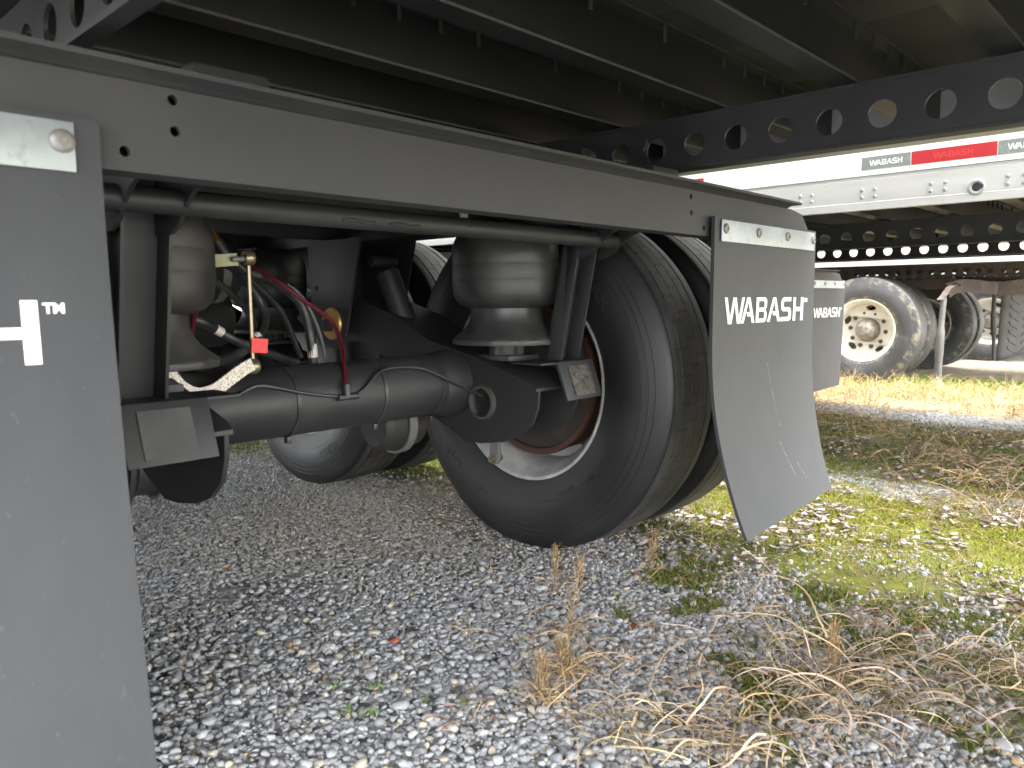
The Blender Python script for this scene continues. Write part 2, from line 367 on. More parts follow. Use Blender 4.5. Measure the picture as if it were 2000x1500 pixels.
hb = MB(); hb.lathe([(.09, .0), (.09, .112), (.03, .1125), (.0, .108), (-.03, .098), (-.055, .092), (-.075, .080), (-.085, .066), (-.098, .064), (-.112, .060), (-.120, .050), (-.124, .030), (-.126, .0)], 'x', n=40)
HUB = hb.mesh('hub', hubm)
nb = MB(); nb.prism([(.0215 * math.cos(k * math.pi / 3), .0215 * math.sin(k * math.pi / 3)) for k in range(6)], 'x', -.018, .006); nb.lathe([(-.018, .014), (-.032, .012), (-.036, .008), (-.036, 0)], 'x', n=10)
NUT = nb.mesh('lug_nut', lugm)
db = MB(); db.lathe([(-.070, .214), (-.074, .222), (-.074, .232), (-.060, .234), (-.052, .226), (.02, .226), (.05, .2), (.05, .0)], 'x', n=56)
DRUM = db.mesh('brake_drum', drumr)
kb = MB(); kb.lathe([(-.066, .0), (-.066, .16), (-.070, .205), (-.066, .213), (-.05, .2135)], 'x', n=48)
SHIELD = kb.mesh('dust_shield', drumk)
wb = MB(); wb.tube([(-.115, -.2715, -.065), (-.085, -.2715, -.065)], .0035, 8)

def letter_mesh(kind):
    if kind == 'new': return sidewall_text([('GOODYEAR', 28, .392, .040, 1.25), ('G316', 199, .402, .034, 1.15), ('LHT', 228, .402, .030, 1.15), ('OVAL', 168, .400, .016, 1.0), ('295/75R22.5', 128, .372, .013, 1.35), ('TUBELESS', 150, .356, .009, 1.3)], letterm)
    if kind == 'new2': return sidewall_text([('GOODYEAR', 28, .392, .040, 1.25), ('G316', 150, .402, .036, 1.15), ('LHT', 188, .402, .036, 1.15), ('295/75R22.5', 100, .372, .013, 1.35)], mat('lettering_grey', (0.032, 0.032, 0.033), 0.5))
    return sidewall_text([('YOKOHAMA', 118, .392, .034, 1.35), ('RY617', 12, .395, .036, 1.2), ('295/75R22.5', 60, .372, .014, 1.3), ('TUBELESS', 205, .37, .014, 1.3)], letterold)
LET_NEW, LET_NEW2, LET_OLD = letter_mesh('new'), letter_mesh('new2'), letter_mesh('old')

def wheel(parent, x, y, side, which, tyre, letter, spin=0.0, nuts=False, mm=None):
    """which: 'inner' dish looks inboard, 'outer' dish looks outboard; side +1 right"""
    flip = (side > 0) != (which == 'inner')
    w = new_obj('wheel', RIM, parent, (x, y, 0.514), (0, 0, math.pi if flip else 0))
    t = new_obj('tyre', tyre, w)
    l = new_obj('sidewall_lettering', letter, w)
    d = new_obj('wheel_disc', DISC, w, rot=(spin, 0, 0))
    if which == 'inner':
        new_obj('brake_drum', DRUM, w); new_obj('dust_shield', SHIELD, w)
    else:
        new_obj('hub', HUB, w)
        if nuts:
            for k in range(10):
                a = 2 * math.pi * k / 10 + spin
                new_obj('lug_nut', NUT, w, (.050, .1675 * math.cos(a), .1675 * math.sin(a)))
    if mm:
        for o in (w, d): o.material_slots[0].link = 'OBJECT'; o.material_slots[0].material = mm
    return w

# ================================================================== THE SETTING: ground
def vnoise(x, y, s, seed=0):
    r = np.random.default_rng(seed); g = r.random((256, 256)); X = x * s + 37.3; Y = y * s + 91.7
    i = np.floor(X).astype(int); j = np.floor(Y).astype(int); fx = X - i; fy = Y - j
    fx = fx * fx * (3 - 2 * fx); fy = fy * fy * (3 - 2 * fy)
    i0, i1, j0, j1 = i % 256, (i + 1) % 256, j % 256, (j + 1) % 256
    return (g[i0, j0] * (1 - fx) + g[i1, j0] * fx) * (1 - fy) + (g[i0, j1] * (1 - fx) + g[i1, j1] * fx) * fy
def fbm(x, y, s, seed=0): return (vnoise(x, y, s, seed) * .55 + vnoise(x, y, s * 2.1, seed + 1) * .3 + vnoise(x, y, s * 4.3, seed + 2) * .15)
def gz(x, y):
    x = np.asarray(x, float); y = np.asarray(y, float)
    return (fbm(x, y, 1.1, 11) - .5) * .022 - .008 - np.clip((x - 4.6) / 1.9, 0, 1) * .07
def moss_patch(x, y):
    x = np.asarray(x, float); y = np.asarray(y, float); m = np.zeros_like(x)
    wx = x + (fbm(x, y, 7, 71) - .5) * .22; wy = y + (fbm(x, y, 7, 75) - .5) * .22
    for cx, cy, rr in ((.45, -.25, .11), (.40, -.42, .11), (.56, -.50, .15), (.13, -.19, .04), (.74, -.36, .11), (.64, -.66, .15), (.30, -.33, .06), (.86, .12, .13), (.66, -.06, .05), (.20, -.42, .05), (.95, -.55, .16), (.10, -.02, .03), (.52, .10, .035), (.92, -.20, .08)):
        m = np.maximum(m, np.clip((1 - np.hypot(wx - cx, wy - cy) / (rr * 1.45)) * 3, 0, 1))
    return m * np.clip(fbm(x, y, 16, 79) * 3 - .75, 0, 1)
def axis_pts(lo, hi, step, far):
    a = list(np.arange(lo, hi + 1e-6, step)); s = step; p = hi
    while p < far: s *= 1.35; p += s; a.append(p)
    s = step; p = lo
    while p > -far: s *= 1.35; p -= s; a.insert(0, p)
    return np.array(a)
ax = axis_pts(-1.2, 9.0, .05, 400); ay = axis_pts(-1.4, 4.0, .05, 400)
GX, GY = np.meshgrid(ax, ay, indexing='ij'); GZ = gz(GX, GY); near = (np.abs(GX) < 20) & (np.abs(GY) < 20); GZ = np.where(near, GZ, -.008 - np.clip((GX - 4.6) / 1.9, 0, 1) * .07)
V = np.stack([GX, GY, GZ], -1).reshape(-1, 3); nx, ny = len(ax), len(ay)
I = np.arange(nx * ny).reshape(nx, ny)
F = np.stack([I[:-1, :-1], I[1:, :-1], I[1:, 1:], I[:-1, 1:]], -1).reshape(-1, 4)
gme = bpy.data.meshes.new('ground'); gme.from_pydata(V.tolist(), [], F.tolist()); gme.polygons.foreach_set('use_smooth', [True] * len(gme.polygons))
mp = moss_patch(GX, GY).reshape(-1, 1); at_ = gme.color_attributes.new('moss', 'FLOAT_COLOR', 'POINT'); at_.data.foreach_set('color', np.concatenate([np.repeat(mp, 3, 1), np.ones((len(mp), 1))], 1).astype(np.float32).ravel())
ground = new_obj('ground', gme); ground['kind'] = 'structure'
def ground_material():
    m = bpy.data.materials.new('ground_soil'); m.use_nodes = True; t = m.node_tree; N = t.nodes; L = t.links; b = N['Principled BSDF']; b.inputs['Roughness'].default_value = .9
    tc = N.new('ShaderNodeTexCoord'); P = tc.outputs['Object']
    def noise(s, d=5):
        n = N.new('ShaderNodeTexNoise'); n.inputs['Scale'].default_value = s; n.inputs['Detail'].default_value = d; n.inputs['Roughness'].default_value = .6; L.new(P, n.inputs['Vector']); return n.outputs['Fac']
    def mth(op, a, bb=None, c=None):
        k = N.new('ShaderNodeMath'); k.operation = op
        for i, q in enumerate((a, bb, c)):
            if q is None: continue
            if isinstance(q, (int, float)): k.inputs[i].default_value = q
            else: L.new(q, k.inputs[i])
        return k.outputs[0]
    sp = N.new('ShaderNodeSeparateXYZ'); L.new(P, sp.inputs[0])
    x = mth('ADD', sp.outputs[0], mth('MULTIPLY', mth('SUBTRACT', noise(1.3), .5), 1.5)); x = mth('ADD', x, mth('MULTIPLY', mth('SUBTRACT', noise(6), .5), 0.9))
    fac = mth('DIVIDE', mth('ADD', x, 2.0), 16.0)
    def ramp(stops):
        r = N.new('ShaderNodeValToRGB'); L.new(fac, r.inputs[0]); e = r.color_ramp.elements
        for i, (xx, c) in enumerate(stops):
            q = e[i] if i < 2 else e.new(0.5)
            q.position = (xx + 2) / 16; q.color = (*c, 1)
        return r.outputs[0]
    soil = (.150, .142, .128); moss = (.175, .19, .018); mossd = (.085, .095, .022); brown = (.150, .125, .055); straw = (.40, .30, .14); grn = (.12, .22, .02); pale = (.34, .30, .22)
    col = ramp([(-2, soil), (.92, soil), (1.12, mossd), (1.25, moss), (2.05, moss), (2.25, soil), (2.40, soil), (2.6, moss), (2.9, mossd), (3.3, brown), (3.6, moss), (4.1, mossd), (4.3, soil), (4.55, brown), (4.8, straw), (6.3, straw), (6.6, grn), (7.4, grn), (7.9, pale), (13, pale)])
    n2 = noise(18); mx = N.new('ShaderNodeMix'); mx.data_type = 'RGBA'; mx.blend_type = 'MULTIPLY'
    mr = N.new('ShaderNodeMapRange'); mr.inputs[1].default_value = .3; mr.inputs[2].default_value = .7; mr.inputs[3].default_value = .55; mr.inputs[4].default_value = 1.25; L.new(n2, mr.inputs[0])
    cc = N.new('ShaderNodeCombineColor')
    for i in range(3): L.new(mr.outputs[0], cc.inputs[i])
    mx.inputs[0].default_value = 1; L.new(col, mx.inputs[6]); L.new(cc.outputs[0], mx.inputs[7])
    pb = N.new('ShaderNodeMapRange'); pb.inputs[1].default_value = .50; pb.inputs[2].default_value = .66; L.new(noise(4.5), pb.inputs[0])
    mb = N.new('ShaderNodeMix'); mb.data_type = 'RGBA'; L.new(mth('MULTIPLY', pb.outputs[0], .8), mb.inputs[0]); L.new(mx.outputs[2], mb.inputs[6]); mb.inputs[7].default_value = (.115, .092, .055, 1); mx = mb
    # stones too far off to build one by one
    vo = N.new('ShaderNodeTexVoronoi'); vo.inputs['Scale'].default_value = 42; L.new(P, vo.inputs['Vector'])
    hs = N.new('ShaderNodeHueSaturation'); hs.inputs['Saturation'].default_value = 0.0; L.new(vo.outputs['Color'], hs.inputs['Color'])
    gcol = N.new('ShaderNodeMix'); gcol.data_type = 'RGBA'; L.new(hs.outputs[0], gcol.inputs[0]); gcol.inputs[6].default_value = (.13, .132, .135, 1); gcol.inputs[7].default_value = (.33, .328, .32, 1)
    gm = ramp([(-2, (1,) * 3), (.95, (1,) * 3), (1.12, (.12,) * 3), (1.3, (0,) * 3), (2.1, (0,) * 3), (2.2, (1,) * 3), (2.4, (1,) * 3), (2.5, (.1,) * 3), (4.1, (.1,) * 3), (4.2, (1,) * 3), (4.55, (1,) * 3), (4.7, (0,) * 3), (7.5, (0,) * 3), (8, (.5,) * 3), (13, (.5,) * 3)])
    hole = mth('GREATER_THAN', noise(9), .40)
    gmask = mth('MULTIPLY', gm, hole)
    m2 = N.new('ShaderNodeMix'); m2.data_type = 'RGBA'; L.new(gmask, m2.inputs[0]); L.new(mx.outputs[2], m2.inputs[6]); L.new(gcol.outputs[2], m2.inputs[7])
    ma = N.new('ShaderNodeAttribute'); ma.attribute_name = 'moss'; mk = N.new('ShaderNodeMix'); mk.data_type = 'RGBA'; L.new(mth('MULTIPLY', ma.outputs['Fac'], .95), mk.inputs[0]); L.new(m2.outputs[2], mk.inputs[6])
    mkc = N.new('ShaderNodeMix'); mkc.data_type = 'RGBA'; L.new(noise(30), mkc.inputs[0]); mkc.inputs[6].default_value = (.035, .038, .014, 1); mkc.inputs[7].default_value = (.14, .155, .03, 1); L.new(mkc.outputs[2], mk.inputs[7]); m2 = mk
    # tan fines washed in beside the wheel
    def gauss(cx, cy, rad):
        dx = mth('MULTIPLY', mth('SUBTRACT', sp.outputs[0], cx), 1 / rad); dy = mth('MULTIPLY', mth('SUBTRACT', sp.outputs[1], cy), 1 / rad)
        return mth('SUBTRACT', 1.0, mth('ADD', mth('MULTIPLY', dx, dx), mth('MULTIPLY', dy, dy)))
    dm = mth('MULTIPLY', mth('MAXIMUM', gauss(.62, 1.25, .75), 0.0), mth('MULTIPLY', noise(4), 1.9)); cl = N.new('ShaderNodeClamp'); L.new(dm, cl.inputs[0])
    m3 = N.new('ShaderNodeMix'); m3.data_type = 'RGBA'; L.new(cl.outputs[0], m3.inputs[0]); L.new(m2.outputs[2], m3.inputs[6]); m3.inputs[7].default_value = (.34, .30, .245, 1)
    L.new(m3.outputs[2], b.inputs['Base Color'])
    bh = mth('ADD', mth('MULTIPLY', vo.outputs['Distance'], mth('MULTIPLY', gm, -1.0)), mth('MULTIPLY', noise(55), .35))
    bp = N.new('ShaderNodeBump'); bp.inputs['Strength'].default_value = .8; bp.inputs['Distance'].default_value = .02; L.new(bh, bp.inputs['Height']); L.new(bp.outputs[0], b.inputs['Normal'])
    return m
gme.materials.append(ground_material())

# ================================================================== THE TRAILER THE CAMERA STANDS UNDER
RE, FE = -3.7, 10.5
T1 = empty('semi_trailer', (0, 0, 0))
tag(T1, 'black trailer underside with open axle, air springs and a curled mud flap on the crossbar', 'semi trailer', 'parked semi trailers')
BODY = []     # parts that ride on the springs
def P_(o): BODY.append(o); return o

# floor boards, crossmembers
for k in range(8):
    x0 = -1.27 + k * .3175
    P_(MB().box(x0 + .001, x0 + .3165, RE, FE, 1.3005, 1.33).build('floor_board', boardm, T1, bevel=.002))
fw, ft = .0265, .005
ib = MB().prism([(-fw, 1.180), (fw, 1.180), (fw, 1.185), (.0025, 1.187), (.0025, 1.291), (fw, 1.2945), (fw, 1.2995), (-fw, 1.2995), (-fw, 1.2945), (-.0025, 1.291), (-.0025, 1.187), (-fw, 1.185)], 'x', -1.268, 1.268)
XME = ib.mesh('crossmember', paint2, ang=25); XME.materials.append(wornlit)
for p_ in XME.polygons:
    if abs(p_.normal.y) > .9 and abs(p_.center.y) > fw - .001: p_.material_index = 1  # flange edge faces carry the painted edge light
sc = MB(); xs = -1.15
while xs < 1.2:
    sc.tube([(xs, -.0225, 1.2945), (xs, -.0225, 1.262)], .0040, 8); sc.tube([(xs + .004, .018, 1.2945), (xs + .004, .018, 1.266)], .0030, 7)
    xs += random.choice([.10, .10, .11, .24])
SME = sc.mesh('floor_screws', mat('screw_tip', (.030, .028, .025), .6))
for k in range(-12, 20):
    y = -.06 + .28 * k
    c = P_(new_obj('crossmember', XME, T1, (0, y, 0)))
    if -4 <= k <= 6:
        s = new_obj('floor_screws', SME, c); s['kind'] = 'stuff'
# sub rails with their row of lightening holes
for s in (-1, 1):
    b = MB(); hl = [circ(.093 - .1018 * k, 1.112, .0265, 28) for k in range(-34, 17)]
    b.plate([[(RE + .5, 1.0655), (5.5, 1.0655), (5.5, 1.1715), (RE + .5, 1.1715)]] + hl, 'x', s * .600, .0055)
    b.box(min(s * .5975, s * .640), max(s * .5975, s * .640), RE + .5, 5.5, 1.0585, 1.0650)
    b.box(min(s * .5975, s * .640), max(s * .5975, s * .640), RE + .5, 5.5, 1.1720, 1.1785)
    if s < 0: b.v = [(x - .060 + (.019 if x < -.61 else 0), y, z) for x, y, z in b.v]
    P_(b.build('sub_rail', paint, T1, ang=30))
# side rails, walls, roof
for s in (-1, 1):
    pr = [(1.225, 1.180), (1.268, 1.168), (1.2985, 1.168), (1.2985, 1.1965), (1.2945, 1.1985), (1.2945, 1.284), (1.2885, 1.287), (1.2885, 1.298), (1.268, 1.298), (1.268, 1.190)]
    r = P_(MB().prism([(s * x, z) for x, z in pr], 'y', RE, FE).build('side_rail', alum, T1, ang=25))
    if s < 0: RAIL_L = r
    w = P_(MB().box(min(s * 1.262, s * 1.295), max(s * 1.262, s * 1.295), RE, FE, 1.2995, 3.98).build('side_wall', panel, T1))
    if s < 0: WALL_L = w
P_(MB().box(-1.26, 1.26, RE, FE, 3.94, 3.985).build('roof', panel, T1))
P_(MB().box(-1.26, 1.26, FE - .05, FE - .01, 1.335, 3.935).build('front_wall', panel, T1))
rd = P_(MB().box(-1.26, -.004, RE - .012, RE + .03, 1.335, 3.935).build('rear_door', panel, T1)); P_(MB().box(.004, 1.26, RE - .012, RE + .03, 1.335, 3.935).build('rear_door', panel, T1))
P_(MB().box(-1.27, 1.27, RE - .03, RE + .06, 1.12, 1.295).build('rear_sill', paint, T1, bevel=.004))

# sliding bogie frame
for s in (-1, 1):
    P_(MB().box(min(s * .46, s * .565), max(s * .46, s * .565), .0105, 2.5, .945, 1.052).build('slider_rail', paint, T1, bevel=.006))
for y in (.50, 1.18, 1.74, 2.40):
    P_(MB().box(-.457, .457, y, y + .06, .955, 1.045).build('bogie_crossmember', paint, T1, bevel=.004))
# rear end bar that carries the flaps: face, top flange turned back, drilled
hol = [circ(x, z, .0062, 14) for x, z in ((-.595, .997), (-.594, .961), (-.653, .930), (.603, .995), (.605, .958), (.665, .927))]
b = MB(); b.plate([[(-1.285, .908), (1.285, .908), (1.29, .948), (1.232, 1.001), (1.16, 1.010), (-1.16, 1.010), (-1.232, 1.001), (-1.29, .948)]] + hol, 'y', .004, .008)
arc = [(-.001 - .012 * math.sin(t), 1.0105 + .012 * (1 - math.cos(t)) - .004) for t in np.linspace(0, math.pi / 2, 6)]
outer = [(0.008, 1.0105)] + [(.008 - .0195 * math.sin(t), 1.0255 - .0170 * math.cos(t)) for t in np.linspace(0, math.pi / 2, 6)]
b2 = MB().prism([(.0078, 1.0105), (.0002, 1.0105), (-.006, 1.013), (-.012, 1.0155), (-.042, 1.0165), (-.042, 1.0225), (-.012, 1.0225), (0.0, 1.0215), (.0078, 1.0165)], 'x', -1.13, 1.13)
endbar = P_(b.build('end_bar', barp, T1, ang=30)); b2.build('top_flange', barp, endbar, ang=30)
# lower return of the bar
MB().prism([(.0085, .9085), (.05, .9085), (.05, .9145), (.0085, .9145)], 'x', -1.15, 1.15).build('lower_flange', barp, endbar)
MB().box(-1.15, 1.15, .0445, .0500, .9150, 1.0100).build('light_block_web', paint, endbar)  # unseen plate added behind the face to keep the drilled holes dark
MB().box(-1.15, 1.15, .0085, .0500, 1.0105, 1.0160).build('light_block_top', paint, endbar)  # added with it, closes the cavity above against light
# cross tube with weld beads
tb = MB().tube([(-.66, .200, .903), (.578, .200, .903)], .019, 20)
ctube = P_(tb.build('cross_tube', paint, T1))
for x in (-.20, -.10):
    MB().tube(spline([(x - .035, .1835, .896), (x - .01, .1825, .898), (x + .015, .1835, .895), (x + .035, .1835, .897)]), .0035, 8).build('weld_bead', paint, ctube)
MB().prism([(.009 * math.cos(k * math.pi / 3), .009 * math.sin(k * math.pi / 3)) for k in range(6)], 'z', .922, .936, Matrix.Translation((.06, .195, 0))).build('bolt_head', boltm, ctube)

# mud flaps
def flap(s, bottom_y, curl, parent, ex=2.0, k0=.40):
    root = None
    x0, x1 = (s * .685, s * 1.295) if s > 0 else (s * 1.295, s * .685)
    nu, nv = 12, 30; b = MB(); V = []; F = []
    zt, zb = .955, .176
    def pos(u, t):
        z = zt + (zb - zt) * t
        k = max(0, (t - k0) / (1 - k0))
        by = bottom_y + (curl if s > 0 else 0) * (u)
        y = -.0135 + by * k ** ex + .010 * math.sin(u * math.pi) * math.sin(t * math.pi) * 1.0
        return Vector((x0 + (x1 - x0) * u, y, z + (.012 * k * k * (u if s > 0 else 0))))
    for side, dy in ((0, -.0045), (1, .0045)):
        for i in range(nu + 1):
            for j in range(nv + 1):
                p = pos(i / nu, j / nv); V.append((p.x, p.y + dy, p.z))
    n1 = (nu + 1) * (nv + 1); idx = lambda sd, i, j: sd * n1 + i * (nv + 1) + j
    for i in range(nu):
        for j in range(nv):
            F.append((idx(0, i, j), idx(0, i, j + 1), idx(0, i + 1, j + 1), idx(0, i + 1, j))); F.append((idx(1, i, j), idx(1, i + 1, j), idx(1, i + 1, j + 1), idx(1, i, j + 1)))
    for j in range(nv):
        F.append((idx(0, 0, j), idx(1, 0, j), idx(1, 0, j + 1), idx(0, 0, j + 1))); F.append((idx(0, nu, j), idx(0, nu, j + 1), idx(1, nu, j + 1), idx(1, nu, j)))
    for i in range(nu):
        F.append((idx(0, i, 0), idx(0, i + 1, 0), idx(1, i + 1, 0), idx(1, i, 0))); F.append((idx(0, i, nv), idx(1, i, nv), idx(1, i + 1, nv), idx(0, i + 1, nv)))
    fl = b.add(V, F).build('mud_flap', flapm, parent, ang=40)
    c0, c1 = (s * .712, s * 1.276) if s > 0 else (s * 1.276, s * .712)
    bar = MB().box(c0, c1, -.0230, -.0195, .897, .949).build('clamp_bar', galv, fl, bevel=.0008)
    for x in np.linspace(c0 + .019, c1 - .012, 4):
        nb2 = MB(); nb2.lathe([(-.0232, .0125), (-.0250, .0125), (-.0272, .0105), (-.0282, .0070), (-.0283, .0050), (-.0262, .0045), (-.0262, 0)], 'y', (float(x), 0, .928), 16)
        nb2.build('clamp_bolt', boltm, fl)
    def onflap(lx, lz):
        t = (zt - lz) / (zt - zb); p = pos((lx - x0) / (x1 - x0), t); return (lx, p.y - .0052, lz)
    V2, F2 = logo_geo(.478, .067)
    lx0 = (.746 if s > 0 else -1.236)
    MB().add([(onflap(x + lx0, z + .694)[0], onflap(x + lx0, z + .694)[1] - zz, z + .694) for x, z, zz in V2], F2).build('lettering', wpaint, fl)
    V3, F3 = text_geo('TM', .015, .0003, 'LEFT', off=.0006)
    MB().add([(onflap(x + lx0 + .483, z + .752)[0], onflap(x + lx0 + .483, z + .752)[1] - zz, z + .752) for x, z, zz in V3], F3).build('trademark', wpaint, fl)
    return fl
FLAP_R = flap(1, -.105, .03, T1)
FLAP_L = flap(-1, -.060, 0, T1, 1.5, .1)
rs = random.Random(5)
for (px, z0, z1) in ((1.01, .58, .40), (1.03, .36, .26), (1.10, .30, .235)):
    b = MB(); P = [(px + .012 * (z0 - z0 + i) * .4 + rs.uniform(-.0015, .0015), z0 + (z1 - z0) * i / 9) for i in range(10)]
    def fy(x, z):
        t = (.955 - z) / .779; k = max(0, (t - .40) / .60); u = (x - .685) / .61
        return -.0135 + (-.105 + .03 * u) * k ** 2 + .010 * math.sin(u * math.pi) * math.sin(t * math.pi) - .0050, .012 * k * k * u
    V = []; F = []
    for i, (x, z) in enumerate(P):
        w = .0005 * rs.uniform(.2, 1.3)
        for q in (-w, w):
            yy, dz = fy(x + q, z); V.append((x + q, yy, z + dz))
    F = [(2 * i, 2 * i + 1, 2 * i + 3, 2 * i + 2) for i in range(9)]
    b.add(V, F).build('scratch', scratchm, FLAP_R)
FLAP_R['label'] = 'mud flap whose lower edge curls away from the tyre'

# stop brackets hanging from the bogie, with their foot plates
for s in (-1, 1):
    mx = lambda a, c: (min(s * a, s * c), max(s * a, s * c))
    b = MB()
    def sl(y, z): return y + (.89 - z) * .20     # leans forward going down
    zt, zb = 1.0, .604
    xa, xb = mx(.495, .572)
    # web and two flanges of the channel
    for (a, c, d0, d1) in ((.495, .572, .046, .052), (.495, .501, 0, .046), (.566, .572, 0, .046)):
        q0, q1 = mx(a, c)
        V = [(q0, sl(.245 + d0, zb), zb), (q1, sl(.245 + d0, zb), zb), (q1, sl(.245 + d1, zb), zb), (q0, sl(.245 + d1, zb), zb), (q0, sl(.245 + d0, zt - .055), zt - .055), (q1, sl(.245 + d0, zt - .055), zt - .055), (q1, sl(.245 + d1, zt - .055), zt - .055), (q0, sl(.245 + d1, zt - .055), zt - .055)]
        b.add(V, [(0, 3, 2, 1), (4, 5, 6, 7), (0, 1, 5, 4), (1, 2, 6, 5), (2, 3, 7, 6), (3, 0, 4, 7)])
    br = P_(b.build('stop_bracket', paint, T1, bevel=.0012))
    for gx in (.500, .585):
        MB().prism([(.085, .944), (.110, .928), (.150, .915), (.185, .893), (.205, .872), (.235, .860), (.290, .860), (.290, .944)], 'x', *mx(gx, gx + .007)).build('gusset', paint, br, bevel=.001)
    q0, q1 = mx(.452, .586)
    f = MB(); f.prism([(.245, .511), (.253, .509), (.286, .6045), (.375, .6045), (.375, .5985), (.281, .5985)][::-1] if False else [(.238, .511), (.246, .509), (.279, .598), (.375, .598), (.375, .6045), (.272, .6045)], 'x', *mx(.445, .586)); f.box(*mx(.385, .4445), .274, .375, .5985, .6040)
    foot = f.build('foot_plate', paint, br, bevel=.002)
    q0, q1 = mx(.478, .560)
    MB().prism([(.2395, .520), (.2380, .5205), (.2645, .593), (.2660, .5925)], 'x', q0, q1).build('worn_label' if s > 0 else 'scuffed_patch', dirtyl if s > 0 else scuff, br)
    for z in (.826, .751):
        pass
# wire clip beside the rail
P_(MB().tube(spline([(.575, .162, 1.170), (.575, .128, 1.153), (.575, .109, 1.136), (.575, .107, 1.123), (.575, .115, 1.110), (.575, .106, 1.093), (.575, .092, 1.071), (.575, .079, 1.055)], 4), .0035, 8).build('wire_clip', paint, T1))
P_(MB().box(.535, .575, .27, .30, 1.055, 1.135).build('lock_tab', paint, T1, bevel=.003))

